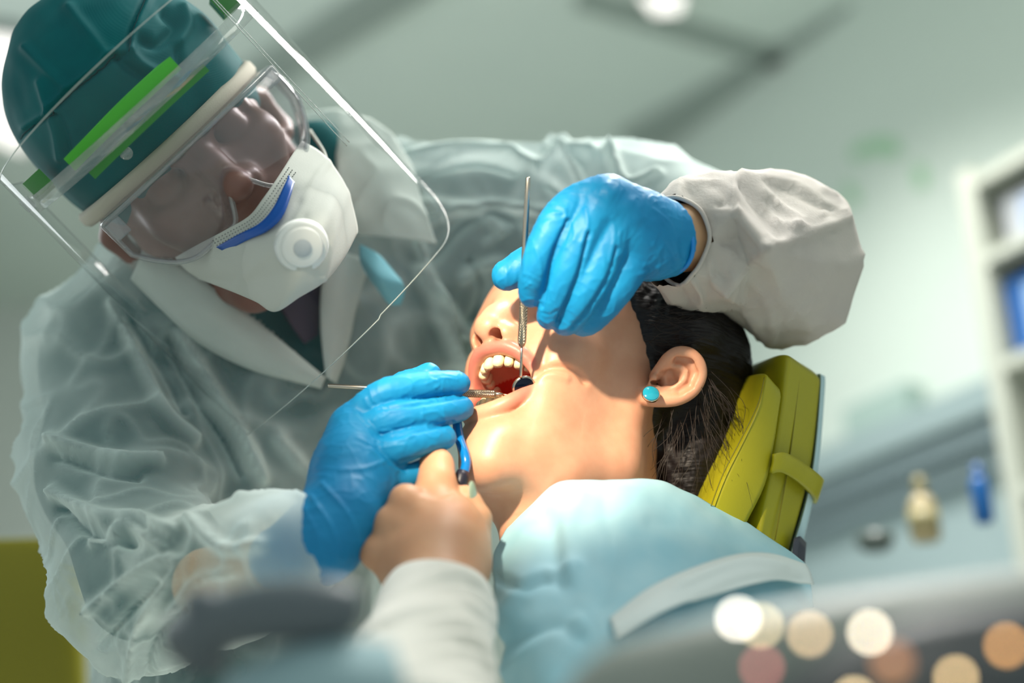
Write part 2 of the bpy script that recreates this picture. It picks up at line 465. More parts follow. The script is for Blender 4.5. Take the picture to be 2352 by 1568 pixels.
# pale green leaf stickers on the right wall
m_leaf = mat('leaf_sticker', S(158, 196, 164), 0.6)
def wall_blade(name, pts, m, label, cat, group=None, lift=0.004):
    P = np.array([ray_plane(x, y, Q1+WN*lift, WN) for x, y in pts]); P = catmull(np.concatenate([P, P[:1]]), 33)[:-1]
    n = len(P); V = np.concatenate([P, P-WN*0.003]); F = [tuple(range(n)), tuple(range(2*n-1, n-1, -1))]+[(i, i+n, (i+1) % n+n, (i+1) % n) for i in range(n)]
    return tag(mk(name, V, F, m, smooth=False), label, cat, group)
wall_blade('leaf_sticker', [(1950, 345), (1990, 322), (2040, 315), (2065, 335), (2060, 358), (2000, 352), (1965, 368)], m_leaf, 'broad pale green leaf sticker high on the right wall', 'wall sticker', 'leaf stickers on the wall')
wall_blade('leaf_sticker', [(2096, 385), (2115, 378), (2130, 400), (2122, 432), (2104, 425)], m_leaf, 'small pale green leaf sticker right of the broad one', 'wall sticker', 'leaf stickers on the wall')
wall_blade('leaf_sticker', [(1938, 420), (1958, 430), (1972, 455), (1960, 470), (1940, 455)], m_leaf, 'small green leaf sticker beside the white puffed sleeve', 'wall sticker', 'leaf stickers on the wall')
# helper: box standing out from the right wall, given by wall pixels
def wall_box(name, x0y0, x1y1, out0, out1, m, parent=None, vert=None, smooth=False):
    """from wall point of pixel A (upper) to wall point of pixel B (lower), between two distances from the wall"""
    a = ray_plane(*x0y0, Q1+WN*out1, WN); b = ray_plane(*x1y1, Q1+WN*out1, WN)
    sa = np.dot(a-Q1, WD); sb = np.dot(b-Q1, WD)
    c = Q1+WD*(sa+sb)/2+WN*(out0+out1)/2; c[2] = (a[2]+b[2])/2
    V, F = boxw(c, WD*abs(sb-sa)/2, WN*(out1-out0)/2, UPV*abs(a[2]-b[2])/2)
    return mk(name, V, F, m, parent, smooth=smooth)
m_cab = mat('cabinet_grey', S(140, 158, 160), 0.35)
m_cabd = mat('cabinet_dark_rail', S(100, 116, 120), 0.45)  # darker grey of the two lower rails
m_steel = mat('steel_counter', S(168, 180, 178), 0.3, metal=0.0)
# low cabinet with splashback running along the wall
zc = Q1[2]
def seg(name, s0, s1, z0, z1, o0, o1, m, parent):
    c = Q1+WD*(s0+s1)/2+WN*(o0+o1)/2; c = c.copy(); c[2] = (z0+z1)/2
    V, F = boxw(c, WD*(s1-s0)/2, WN*(o1-o0)/2, UPV*(z1-z0)/2)
    return mk(name, V, F, m, parent, smooth=False)
fr_ = lambda px, py: ray_plane(px, py, Q1+WN*0.36, WN)
sA = fr_(2196, 400); s0 = float(np.dot(sA-Q1, WD)); ztopS = float(sA[2]); s1 = s0+0.75
S_END = s0-0.002
cab = thing('sideboard', 'blurred grey sideboard with dark rails along the right wall', 'cabinet', Q1*[1, 1, 0])
seg('back_panel', -0.9, S_END, zc-0.50, zc-0.002, 0.0, 0.03, m_cab, cab)
seg('rail', -0.9, S_END, zc-0.06, zc, 0.03, 0.06, m_cab, cab)
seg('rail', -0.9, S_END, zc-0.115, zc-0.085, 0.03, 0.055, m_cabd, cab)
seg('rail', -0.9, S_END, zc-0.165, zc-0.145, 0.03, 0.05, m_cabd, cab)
seg('worktop', -0.9, S_END, zc-0.54, zc-0.50, 0.0, 0.38, m_steel, cab)
seg('body', -0.9, S_END, 0.0, zc-0.54, 0.0, 0.36, m_cab, cab)
ztop = zc-0.50
def on_top(px, py, out=0.15):
    return ray_z(px, py, ztop)
# bottles on the worktop
def lathe(name, base, prof, m, parent, n=20, axis=UPV):
    V = []
    for r, h in prof:
        for j in range(n):
            a = 2*math.pi*j/n; V.append(base+np.array([r*math.cos(a), r*math.sin(a), h]))
    F = [(i*n+j, i*n+(j+1) % n, (i+1)*n+(j+1) % n, (i+1)*n+j) for i in range(len(prof)-1) for j in range(n)]
    F.append(tuple(range(n-1, -1, -1))); F.append(tuple(range((len(prof)-1)*n, len(prof)*n)))
    return mk(name, np.array(V), F, m, parent)
m_bottle_b = mat('blue_bottle', S(0, 84, 150), 0.35)
m_bottle_y = mat('amber_bottle', S(160, 146, 108), 0.4)
m_bottle_o = mat('amber_label', S(140, 132, 92), 0.5)
def place_on(px, py_base, py_top):
    b = on_top(px, py_base); d = np.dot(b-CPOS, CMw[:3, :3] @ np.array([0, 0, -1.]))
    h = (py_base-py_top)/FPX*d/math.cos(PITCH)*1.02
    return b, h, d
b, h, d = place_on(2262, 1200, 1075)
t = thing('spray_bottle', 'slim bright blue bottle on the grey sideboard', 'bottle', b)
rr = 22/FPX*d
lathe('bottle_body', b, [(rr*.8, 0), (rr, h*.08), (rr, h*.62), (rr*.85, h*.72), (rr*.5, h*.8)], m_bottle_b, t)
lathe('bottle_cap', b+UPV*h*.8, [(rr*.55, 0), (rr*.55, h*.1), (rr*.4, h*.2)], m_bottle_b, t)
b, h, d = place_on(2128, 1240, 1105)
t = thing('soap_bottle', 'blurred amber and cream bottle left of the blue one', 'bottle', b)
rr = 34/FPX*d
lathe('bottle_body', b, [(rr*.9, 0), (rr, h*.05), (rr, h*.5), (rr*.7, h*.66), (rr*.4, h*.72)], m_bottle_y, t)
lathe('bottle_label', b+UPV*h*.15, [(rr*1.02, 0), (rr*1.02, h*.28)], m_bottle_o, t)
lathe('pump_cap', b+UPV*h*.72, [(rr*.45, 0), (rr*.45, h*.2), (rr*.3, h*.28)], m_bottle_o, t)
b, h, d = place_on(2012, 1262, 1242)
tag(lathe('soap_dish', b, [(0.016, 0), (0.022, 0.006), (0.025, 0.018), (0.022, 0.016), (0.016, 0.009)], mat('dark_dish', S(72, 84, 80), 0.4), None), 'small dark round dish on the sideboard', 'dish')
# grey lamp bracket strip on the wall
m_strip = mat('wall_strip', S(150, 172, 166), 0.5)
wall_box('light_rail', (1935, 940), (2090, 950), 0.0, 0.05, m_strip)
tag(bpy.data.objects['light_rail'], 'grey-green rail fixed to the wall above the sideboard', 'rail')
# open shelf unit at the right edge
m_shelf = mat('shelf_cream', S(172, 177, 166), 0.5)
m_shelfd = mat('shelf_inside', S(92, 94, 104), 0.6)
sh = thing('shelf_unit', 'cream open shelf unit with dark back at the right edge', 'shelf', Q1*[1, 1, 0]+WD*s0)
seg('side_panel', s0, s0+0.03, 0.0, ztopS, 0.0, 0.36, m_shelf, sh)
seg('side_panel', s1-0.03, s1, 0.0, ztopS, 0.0, 0.36, m_shelf, sh)
seg('back_panel', s0+0.03, s1-0.03, 0.0, ztopS, 0.0, 0.01, m_shelfd, sh)
zs = [ztopS-0.02]
for (x, y) in ((2270, 575), (2320, 815), (2345, 1110)): zs.append(float(fr_(x, y)[2]))
for z_ in zs: seg('shelf_board', s0+0.03, s1-0.03, z_-0.02, z_, 0.011, 0.36, m_shelf, sh)
def shelf_box(name, label, cat, s, w, k, h, m, m2=None, dep=0.2):
    z0 = zs[k]; c = Q1+WD*(s0+s+w/2)+WN*(0.34-dep/2); c = c.copy(); c[2] = z0+h/2
    t = thing(name, label, cat, c*[1, 1, 0]+UPV*z0)
    V, F = boxw(c, WD*w/2, WN*dep/2, UPV*h/2); o = mk('carton', V, F, m, t, smooth=False); bevel(o, 0.003)
    if m2:
        V, F = boxw(c+WN*(dep/2), WD*w*.38, WN*0.002, UPV*h*.35); mk('front_label', V, F, m2, t, smooth=False)
    return t
shelf_box('storage_box', 'white carton with a bluish label on the upper shelf', 'box', 0.06, 0.28, 1, 0.085, mat('carton_white', S(160, 164, 168), 0.6), mat('carton_label', S(150, 165, 190), 0.6))
shelf_box('picture_box', 'blue box with a yellow patch on the middle shelf', 'box', 0.04, 0.3, 2, 0.13, mat('carton_blue', S(22, 84, 150), 0.5), mat('carton_pale', S(140, 170, 205), 0.5))
V, F = boxw(Q1+WD*(s0+0.17)+WN*0.343+UPV*(zs[2]+0.075-Q1[2]), WD*0.03, WN*0.002, UPV*0.035)
o = mk('yellow_patch', V, F, mat('patch_yellow', S(222, 190, 110), 0.5), bpy.data.objects['picture_box'], smooth=False)


# ================================================================ the patient
FA = np.array([-.62, .5, .605]); NA = np.array([.75, .24, .61]); NA /= np.linalg.norm(NA)
FA = unit(FA-NA*(FA@NA)); UA = np.cross(FA, NA)
tr = cam(1505, 880, -30)
HP = Frame(tr-72*NA, [FA, NA, UA])            # patient's head: forward, near side, up
m_skin = mat('patient_skin', S(210, 156, 126), 0.42, bump=(900, 0.12, 0.0006), var=(60, S(200, 142, 112), 0.7), sss=(0.18, (0.010, 0.0045, 0.002)))
attr_mix(m_skin, 'lip', S(202, 118, 102), 0.32)
attr_mix(m_skin, 'mouth', S(186, 58, 44), 0.25)
def sym(fn):
    for s in (1, -1): fn(s)
f = Field((-110, -86, -175), (122, 122, 138), 1.25, HP)
f.ell((-2, 0, 42), (94, 73, 88), 6)
f.ell((40, 0, 40), (52, 58, 52), 12)
f.ell((46, 0, -8), (48, 49, 44), 14)
f.sph((70, 0, -10), 28, 12)
for s in (1, -1):
    f.sph((60, 38*s if s > 0 else -31, 2), 20, 18)
    f.cone((82, 6*s, 36), (66, 40*s, 34), 13, 13, 10)
    f.chain([(6, 53*s, -10, 15), (2, 44*s, -62, 16), (38, 28*s, -82, 15), (80, 8*s, -92, 12)], 20)
    f.ell((34, 36*s if s > 0 else -29, -38), (42, 16 if s > 0 else 13, 44), 20)
    f.ell((66, 25*s if s > 0 else -19, -56), (16, 12, 26), 18)
    f.ell((70, 32*s, 20), (14, 15, 8), 8, 'cut')      # eye sockets
f.ell((48, 0, -72), (42, 40, 22), 16)
f.sph((80, 0, -90), 16, 14)
f.ell((84, 0, -72), (14, 24, 14), 12)
f.chain([(-16, 0, -40, 54), (-36, 0, -100, 51), (-52, 0, -150, 56), (-60, 0, -180, 66)], 18)
f.cone((20, 0, -70), (10, 0, -130), 36, 30, 24)
# nose
f.chain([(90, 0, 34, 8), (99, 0, 18, 9), (104, 0, 7, 11.5)], 9)
for s in (1, -1):
    f.ell((94, 13*s, 2), (12, 7.5, 9), 5)
    f.cone((104, 7.5*s, -1), (88, 8*s, 8), 5.0, 3.6, 1.5, 'cut')
    f.ell((98, 8.2*s, -5), (8.5, 4.8, 6), 2.0, 'cut')
f.cone((108, 0, 2), (95, 0, -7), 3.4, 4.2, 3)
# eyelids, closed
for s in (1, -1): f.sph((70, 31*s, 21), 13.5, 3)
# lips: closed ring of round bars
t_ = np.linspace(0, 2*math.pi, 41)
lip = []
for t in t_:
    n_ = 27*math.sin(t); c_ = math.cos(t)
    if c_ >= 0: lip.append((72+28*c_**0.8, n_*1.06, -28+20*c_**0.85+1.5*abs(math.sin(2*t)), 2.6+0.9*c_))
    else: a = -c_; lip.append((72+24*a**0.8, n_*1.06, -28-32*a**0.85, 2.8+2.6*a))
lip = np.array(lip)
# mouth opening
f.ell((80, 0, -33), (46, 27.5, 24), 4, 'cut', A=[[.985, 0, -.17], [0, 1, 0], [.17, 0, .985]])
f.ell((52, 0, -34), (38, 29, 24), 4, 'cut')
f.chain([tuple(p) for p in lip], 3.2)
f.ell((58, 0, -58), (26, 19, 10), 6)                   # tongue
# folds of the cheek stretched away from the corner of the mouth
f.cone((74, 36, -14), (80, 24, 4), 1.6, 2.2, 6, 'cut')
# ear, seen from the near side
E = lambda pts, k=2.5, op='add': f.pc(pts, k, op)
E([(1545, 870, -30, 34), (1560, 850, -32, 34)], 6)
f.pcs([(1500, 868, -24, 9), (1518, 845, -20, 10), (1535, 822, -17, 10), (1558, 809, -15, 10), (1585, 812, -15, 10), (1605, 832, -15, 10),
   (1610, 858, -16, 10), (1600, 884, -16, 11), (1580, 904, -16, 12), (1550, 916, -16, 13), (1515, 918, -16, 13), (1485, 912, -17, 16), (1474, 904, -19, 12)], 3)
E([(1490, 905, -22, 18), (1530, 910, -23, 16), (1570, 890, -23, 18), (1592, 850, -23, 18), (1578, 830, -23, 16), (1558, 828, -24, 16), (1575, 860, -25, 22), (1550, 850, -25, 18)], 4)
E([(1540, 842, -19, 6), (1562, 840, -17, 7.5), (1577, 852, -17, 8), (1572, 872, -17, 8), (1552, 888, -17, 8), (1530, 896, -17, 8), (1510, 890, -15, 9)], 3)
E([(1503, 868, -16, 9), (1497, 878, -17, 9)], 4)
E([(1524, 862, -17, 10), (1514, 880, -17, 9)], 2, 'cut')
E([(1545, 876, -20, 13), (1540, 858, -20, 9)], 3, 'cut')
E([(1495, 876, -22, 4), (1502, 880, -12, 7)], 1.5, 'cut')
E([(1518, 850, -12, 4), (1540, 862, -12, 4)], 2, 'cut')
E([(1556, 824, -15, 8), (1584, 832, -15, 8), (1594, 856, -15, 7), (1584, 884, -14, 6), (1560, 900, -13, 5)], 3, 'cut')
V, Fq = f.mesh(); V = relax(V, Fq, 1, 0.5)
Lc = HP.inn(V)
ld = np.full(len(V), 1e9)
for p in catmull(lip[:, :3], 160): ld = np.minimum(ld, np.linalg.norm(Lc-p, axis=1))
mouthA = (((Lc[:, 0]-54)/44)**2+((Lc[:, 1])/31)**2+((Lc[:, 2]+34)/26)**2 < 1.0) & (Lc[:, 0] < 92)
lipA = sstep(6.6, 4.2, ld)
inner = sstep(1.0, 0.5, ((Lc[:, 1])/27)**2+((Lc[:, 2]+34)/22)**2)*(Lc[:, 0] < 84)
mth = np.maximum(mouthA*sstep(3.6, 5.6, ld), 0)
N_ = vnormals(V, Fq)
V = ridges(V, N_, [([(1228, 868), (1250, 848), (1290, 842), (1325, 855), (1345, 875)], 8, -3.2), ([(1235, 868), (1262, 858), (1300, 868)], 11, 1.8), ([(1243, 760), (1250, 800), (1248, 845)], 9, -0.9)])
pat = thing('person', 'woman lying back with wide open mouth, dark hair and turquoise ear stud', 'person', wp(1400, 1500, 40))
cmk('body', (V, Fq), m_skin, pat, attrs={'lip': lipA, 'mouth': mth})
# teeth
m_tooth = mat('tooth_enamel', S(240, 222, 178), 0.2, sss=(0.15, (0.004, 0.003, 0.002)))
def tooth_mesh(w, d, hgt):
    V = []; nu, nv = 12, 7
    for i in range(nv):
        ph = -math.pi/2+math.pi*i/(nv-1)
        for j in range(nu):
            th = 2*math.pi*j/nu
            sp = lambda x, e: math.copysign(abs(x)**e, x)
            V.append((d/2*sp(math.cos(ph), .55)*sp(math.cos(th), .7), w/2*sp(math.cos(ph), .5)*sp(math.sin(th), .6), hgt/2*sp(math.sin(ph), .6)))
    F = [(i*nu+j, i*nu+(j+1) % nu, (i+1)*nu+(j+1) % nu, (i+1)*nu+j) for i in range(nv-1) for j in range(nu)]
    return np.array(V), F
def arch(f0, fl, nw, u0, specs, tilt):
    ang = 0
    for s in (1, -1):
        n_c = 0.0; th = 0.0
        for (w, d, h) in specs:
            # walk along the arch
            mid = th+0.5*w/((fl**2*math.sin(th)**2+nw**2*math.cos(th)**2)**0.5)
            x = f0+fl*math.cos(mid); y = nw*math.sin(mid)
            tx, ty = -fl*math.sin(mid), nw*math.cos(mid); q = math.hypot(tx, ty); tx, ty = tx/q, ty/q
            V, F = tooth_mesh(w*1.0, d, h)
            ux = np.array([ty, -tx, 0]); uy = np.array([tx, ty, 0]); uz = np.array([0, 0, 1.])
            ux = unit(ux+uz*tilt)
            uz = np.cross(ux, uy)
            Vl = V[:, :1]*ux+V[:, 1:2]*uy+V[:, 2:]*uz
            Vl = Vl*[1, s, 1]+np.array([x, s*y, u0+random.uniform(-.3, .3)])
            Ff = F if s == 1 else [q_[::-1] for q_ in F]
            mk('tooth', to_world(HP.out(Vl)), Ff, m_tooth, pat)
            th = mid+0.5*w/((fl**2*math.sin(mid)**2+nw**2*math.cos(mid)**2)**0.5)
arch(56, 38, 25.5, -15.5, [(8.5, 7, 11), (6.8, 6.5, 10), (7.6, 7.5, 11), (7, 9, 9), (6.8, 9, 8.5), (9.5, 10, 8)], 0.15)
arch(55, 38, 24, -50.5, [(5.4, 6, 10), (5.8, 6, 10), (6.6, 7, 10), (7, 8, 8.5), (7, 8.5, 8)], -0.1)
# turquoise ear stud
m_silver = mat('polished_metal', S(215, 215, 210), 0.18, metal=1.0)
m_turq = mat('turquoise_stone', S(30, 140, 165), 0.12, coat=0.5)
def disc(px, py, z, r, nrm, th, n=24, taper=1.0):
    c = cam(px, py, z); nrm = unit(nrm)
    q = np.array([[*(c-nrm*th/2), r*taper], [*(c+nrm*th*.3), r], [*(c+nrm*th/2), r*.93]])
    return tube(q, n, px=False)
en = unit([0.1, 0.55, 0.75])
es = cmk('ear_stud', disc(1495, 905, -4, 6.4, en, 2.6), m_silver, pat)
cmk('stone', disc(1495, 904, -3, 5.9, en, 2.6), m_turq, es)
# hair
m_hair = mat('dark_hair', S(22, 18, 20), 0.45, spec=0.4)
nt = m_hair.node_tree
wv = nt.nodes.new('ShaderNodeTexNoise'); wv.inputs['Scale'].default_value = 1.0; wv.inputs['Detail'].default_value = 3
mp = nt.nodes.new('ShaderNodeMapping'); mp.inputs['Scale'].default_value = (60, 60, 700); mp.inputs['Rotation'].default_value = (0.3, 0.9, 0.4)
tcn = nt.nodes.new('ShaderNodeTexCoord'); bpn = nt.nodes.new('ShaderNodeBump'); bpn.inputs['Strength'].default_value = 0.7; bpn.inputs['Distance'].default_value = 0.002
nt.links.new(tcn.outputs['Object'], mp.inputs[0]); nt.links.new(mp.outputs[0], wv.inputs['Vector']); nt.links.new(wv.outputs['Fac'], bpn.inputs['Height'])
nt.links.new(bpn.outputs[0], nt.nodes['Principled BSDF'].inputs['Normal'])
h = Field((-190, -100, -190), (110, 150, 150), 2.2, HP)
h.ell((-6, 0, 44), (97, 79, 94), 6)
h.plane((1, 0, -0.72), 21-31*0.72, 14)
g2 = Field((-190, -100, -190), (110, 150, 150), 2.2, HP)
g2.pc([(1570, 760, -70, 108), (1600, 820, -85, 106), (1610, 900, -95, 96), (1600, 990, -85, 92), (1590, 1060, -75, 85), (1580, 1140, -70, 70)], 20)
g2.pc([(1540, 745, -48, 40), (1590, 760, -45, 50)], 14)
h.f = smin(h.f, g2.f, 12)
# leave the ear and the face free
h.pc([(1500, 860, -18, 40), (1560, 860, -14, 50), (1510, 930, -16, 46)], 4, 'cut')
h.pc([(1575, 832, -14, 34), (1592, 850, -14, 32), (1580, 890, -14, 32)], 4, 'cut')
h.plane((1, 0, -0.72), 26-31*0.72, 10)
V, Fq = h.mesh(); V = relax(V, Fq, 2, 0.5); N_ = vnormals(V, Fq)
Lc = HP.inn(V)
V = V+N_*(1.6*ridged(np.stack([Lc[:, 0]/30, Lc[:, 1]/6, Lc[:, 2]/7], -1)))[:, None]
cmk('hair', (V, Fq), m_hair, pat)
# loose strands
m_strand = mat('hair_strand', S(40, 31, 27), 0.5)
VV, FF, nV = [], [], 0
for i in range(150):
    k = random.random()
    if i < 60 and i % 2: continue
    if i < 60:
        a = np.array([random.uniform(1520, 1600), random.uniform(930, 1010), random.uniform(-30, -15)]); e = a+np.array([random.uniform(-70, 30), random.uniform(90, 200), random.uniform(0, 20)])
    elif i < 100:
        a = np.array([random.uniform(1600, 1690), random.uniform(880, 1010), random.uniform(-40, -20)]); e = a+np.array([random.uniform(-20, 80), random.uniform(60, 180), random.uniform(5, 35)])
    elif i < 130:
        a = np.array([random.uniform(1480, 1510), random.uniform(690, 800), random.uniform(-30, -24)]); e = a+np.array([random.uniform(60, 150), random.uniform(-30, 60), random.uniform(-6, 6)])
    else:
        a = np.array([random.uniform(1610, 1630), random.uniform(845, 880), -22]); e = a+np.array([random.uniform(30, 80), random.uniform(90, 160), 10])
    mid = (a+e)/2+np.array([random.uniform(-25, 25), random.uniform(-15, 15), random.uniform(0, 8)])
    v, ff = tube([(*a, .6), (*mid, .6), (*e, .3)], 4, 4)
    VV.append(v); FF += [tuple(q+nV for q in t) for t in ff]; nV += len(v)
cmk('loose_strands', (np.concatenate(VV), FF), m_strand, pat, kind='stuff')
# ================================================================ dental chair, bib
m_vinyl = mat('lime_vinyl', S(166, 160, 26), 0.42, bump=(500, 0.12, 0.0008), var=(14, S(154, 150, 26), 0.8))
m_seam = mat('lime_seam', S(120, 114, 14), 0.5)
m_shell = mat('pale_shell', S(176, 206, 214), 0.35)
m_dark = mat('dark_bracket', S(62, 66, 78), 0.4)
def loftring(rings, n=40, m=24, name='pad', mt=None, parent=None, closed_ends=True):
    """closed loft through rings of (px,py,z) corners"""
    R = []
    for r in rings:
        r = camv(np.asarray(r, float)); k = len(r)
        q = []
        for i in range(k):                         # rounded corners
            a, b, c = r[i-1], r[i], r[(i+1) % k]
            for t in np.linspace(0, 1, n//k):
                p0 = b+(a-b)*.16; p1 = b+(c-b)*.16
                q.append((1-t)**2*p0+2*t*(1-t)*b+t*t*p1)
        R.append(np.array(q))
    R = np.array(R); nn = R.shape[1]
    G = np.stack([catmull(R[:, i], m) for i in range(nn)], 1)
    # pull the ends in so they are softly rounded
    for e, s_ in ((0, 1), (m-1, -1)):
        c = G[e].mean(0); 
    V = G.reshape(-1, 3)
    F = [(i*nn+j, i*nn+(j+1) % nn, (i+1)*nn+(j+1) % nn, (i+1)*nn+j) for i in range(m-1) for j in range(nn)]
    c0 = len(V); V = np.concatenate([V, [G[0].mean(0)], [G[-1].mean(0)]])
    F += [(c0, (j+1) % nn, j) for j in range(nn)]
    F += [(c0+1, (m-1)*nn+j, (m-1)*nn+(j+1) % nn) for j in range(nn)]
    o = mk(name, to_world(V), F, mt, parent)
    return o
chair = thing('dental_chair', 'lime green dental chair headrest behind the dark hair', 'dental chair', wp(1760, 1330, -100))
# main pad: rings from top to bottom, corners: near edge, right-back edge, far back, far front
loftring([[(1790, 822, -40), (1850, 838, -75), (1790, 870, -200), (1690, 856, -190)],
          [(1803, 812, -22), (1886, 868, -62), (1800, 890, -215), (1650, 870, -190)],
          [(1797, 870, -20), (1888, 905, -60), (1800, 920, -215), (1640, 905, -190)],
          [(1768, 1060, -14), (1865, 1090, -54), (1790, 1100, -210), (1610, 1080, -180)],
          [(1735, 1240, -8), (1812, 1290, -48), (1740, 1300, -200), (1570, 1260, -170)],
          [(1715, 1400, 0), (1790, 1440, -40), (1720, 1450, -190), (1540, 1420, -160)]], name='back_pad', mt=m_vinyl, parent=chair)
# pale hard shell behind
loftring([[(1872, 862, -72), (1890, 872, -80), (1880, 890, -215), (1800, 880, -225)],
          [(1884, 878, -62), (1896, 884, -70), (1890, 900, -220), (1800, 910, -225)],
          [(1862, 1100, -54), (1876, 1106, -62), (1868, 1120, -215), (1790, 1110, -220)],
          [(1806, 1300, -46), (1832, 1300, -54), (1822, 1320, -205), (1740, 1320, -210)]], name='shell', mt=m_shell, parent=chair)
# front cushion
cush = loftring([[(1752, 872, -22), (1780, 880, -28), (1740, 885, -150), (1690, 870, -150)],
          [(1756, 858, -10), (1797, 905, -18), (1730, 910, -160), (1660, 880, -150)],
          [(1738, 930, -4), (1794, 945, -12), (1720, 960, -160), (1630, 930, -145)],
          [(1700, 1010, 0), (1780, 1045, -8), (1700, 1050, -150), (1600, 1020, -140)],
          [(1660, 1090, 2), (1762, 1120, -6), (1680, 1130, -145), (1560, 1100, -130)],
          [(1630, 1170, 2), (1715, 1212, -6), (1650, 1230, -140), (1530, 1180, -120)],
          [(1600, 1260, 0), (1680, 1290, -6), (1620, 1300, -130), (1500, 1250, -110)]], name='cushion', mt=m_vinyl, parent=chair)
cmk('seam', tube([(1756, 866, -8, 1.6), (1740, 930, -2, 1.6), (1701, 1010, 2, 1.6), (1660, 1090, 4, 1.6), (1630, 1170, 4, 1.6)], 6, 6), m_seam, cush)
cmk('seam', tube([(1838, 845, -38, 1.8), (1832, 900, -36, 1.8), (1812, 1060, -30, 1.8), (1780, 1240, -24, 1.8)], 6, 6), m_seam, bpy.data.objects['back_pad'])
# strap round the pad
V, Fq = patch([[(1776, 1042, -4), (1800, 1040, -8), (1840, 1062, -26), (1884, 1096, -48), (1882, 1110, -80)],
               [(1776, 1062, -3), (1800, 1062, -7), (1838, 1086, -25), (1878, 1118, -47), (1876, 1130, -80)],
               [(1770, 1086, -3), (1794, 1084, -7), (1832, 1106, -25), (1870, 1142, -46), (1868, 1155, -80)]], 20, 6)
o = cmk('strap', (V, Fq), m_vinyl, chair); solid(o, 0.004)
# dark metal bracket
loftring([[(1822, 1236, -34), (1838, 1230, -38), (1854, 1248, -60), (1835, 1255, -60)],
          [(1816, 1290, -32), (1832, 1284, -36), (1850, 1300, -58), (1830, 1310, -58)],
          [(1806, 1420, -28), (1822, 1420, -32), (1840, 1430, -54), (1820, 1436, -54)]], name='bracket', mt=m_dark, parent=chair, n=16, m=6)
# bib
m_bib = mat('bib_paper', S(172, 212, 224), 0.75, bump=(1600, 0.2, 0.0006), var=(22, S(152, 202, 218), 0.9))
m_bibw = mat('bib_lining', S(216, 226, 226), 0.7)
rows = [[(1172, 1210, 2), (1225, 1156, 16), (1290, 1108, 34), (1370, 1101, 40), (1450, 1103, 34), (1530, 1110, 18), (1640, 1163, 0), (1740, 1216, -12), (1845, 1292, -26)],
        [(1150, 1245, 30), (1215, 1200, 52), (1290, 1160, 66), (1380, 1150, 70), (1470, 1152, 64), (1560, 1172, 46), (1660, 1212, 26), (1752, 1250, 6), (1852, 1306, -14)],
        [(1132, 1290, 60), (1200, 1290, 88), (1300, 1270, 96), (1400, 1255, 100), (1490, 1250, 92), (1590, 1258, 72), (1690, 1278, 50), (1770, 1296, 26), (1856, 1325, 4)],
        [(1138, 1400, 96), (1220, 1410, 130), (1330, 1400, 140), (1440, 1380, 140), (1550, 1360, 128), (1640, 1345, 105), (1730, 1335, 78), (1800, 1335, 50), (1864, 1350, 24)],
        [(1165, 1590, 130), (1260, 1600, 180), (1380, 1590, 196), (1490, 1550, 196), (1600, 1500, 180), (1690, 1460, 150), (1770, 1430, 116), (1830, 1400, 80), (1872, 1390, 46)]]
V, Fq = patch(rows, 110, 70)
P = to_px(V); N_ = vnormals(V, Fq)
if N_[:, 2].mean() < 0: Fq = Fq[:, ::-1]; N_ = -N_
V = V+N_*(3.0*noise(np.stack([P[:, 0]/130, P[:, 1]/90, V[:, 2]*0], -1)+5)+1.2*noise(np.stack([P[:, 0]/45, P[:, 1]/60, V[:, 2]*0], -1)))[:, None]
V = ridges(V, N_, [([(1245, 1180), (1275, 1240), (1285, 1330)], 26, -3.5), ([(1330, 1150), (1300, 1230), (1310, 1320)], 20, 3.0), ([(1390, 1150), (1410, 1250), (1380, 1380)], 24, -3.0),
                   ([(1160, 1400), (1220, 1330), (1330, 1300)], 16, 3.0), ([(1155, 1480), (1260, 1440), (1330, 1460)], 18, -4.0), ([(1150, 1330), (1200, 1350), (1250, 1330)], 14, -3.5),
                   ([(1165, 1540), (1230, 1490), (1330, 1430)], 16, 4.0), ([(1500, 1200), (1620, 1225), (1760, 1280)], 22, -2.0)])
bib = cmk('dental_bib', (V, Fq), m_bib); solid(bib, 0.0012)
tag(bib, 'pale blue paper bib draped over the chest of the lying woman', 'bib')
V, Fq = patch([[(1400, 1420, 152), (1490, 1352, 138), (1590, 1305, 112), (1690, 1275, 88), (1770, 1272, 66), (1850, 1296, 30)],
               [(1405, 1432, 164), (1498, 1368, 152), (1598, 1322, 130), (1700, 1292, 104), (1780, 1288, 80), (1858, 1310, 42)],
               [(1410, 1448, 172), (1505, 1388, 162), (1606, 1344, 140), (1708, 1314, 114), (1786, 1306, 88), (1864, 1326, 48)],
               [(1416, 1466, 176), (1512, 1410, 168), (1614, 1368, 148), (1716, 1338, 122), (1792, 1326, 94), (1868, 1342, 52)]], 50, 24)
N_ = vnormals(V, Fq)
if N_[:, 2].mean() < 0: Fq = Fq[:, ::-1]; N_ = -N_
V = ridges(V, N_, [([(1560, 1345), (1700, 1290), (1800, 1300)], 10, 3.0), ([(1600, 1380), (1720, 1330), (1840, 1330)], 12, -3.0)])
o = cmk('folded_edge', (V, Fq), m_bibw, bib); solid(o, 0.0012)
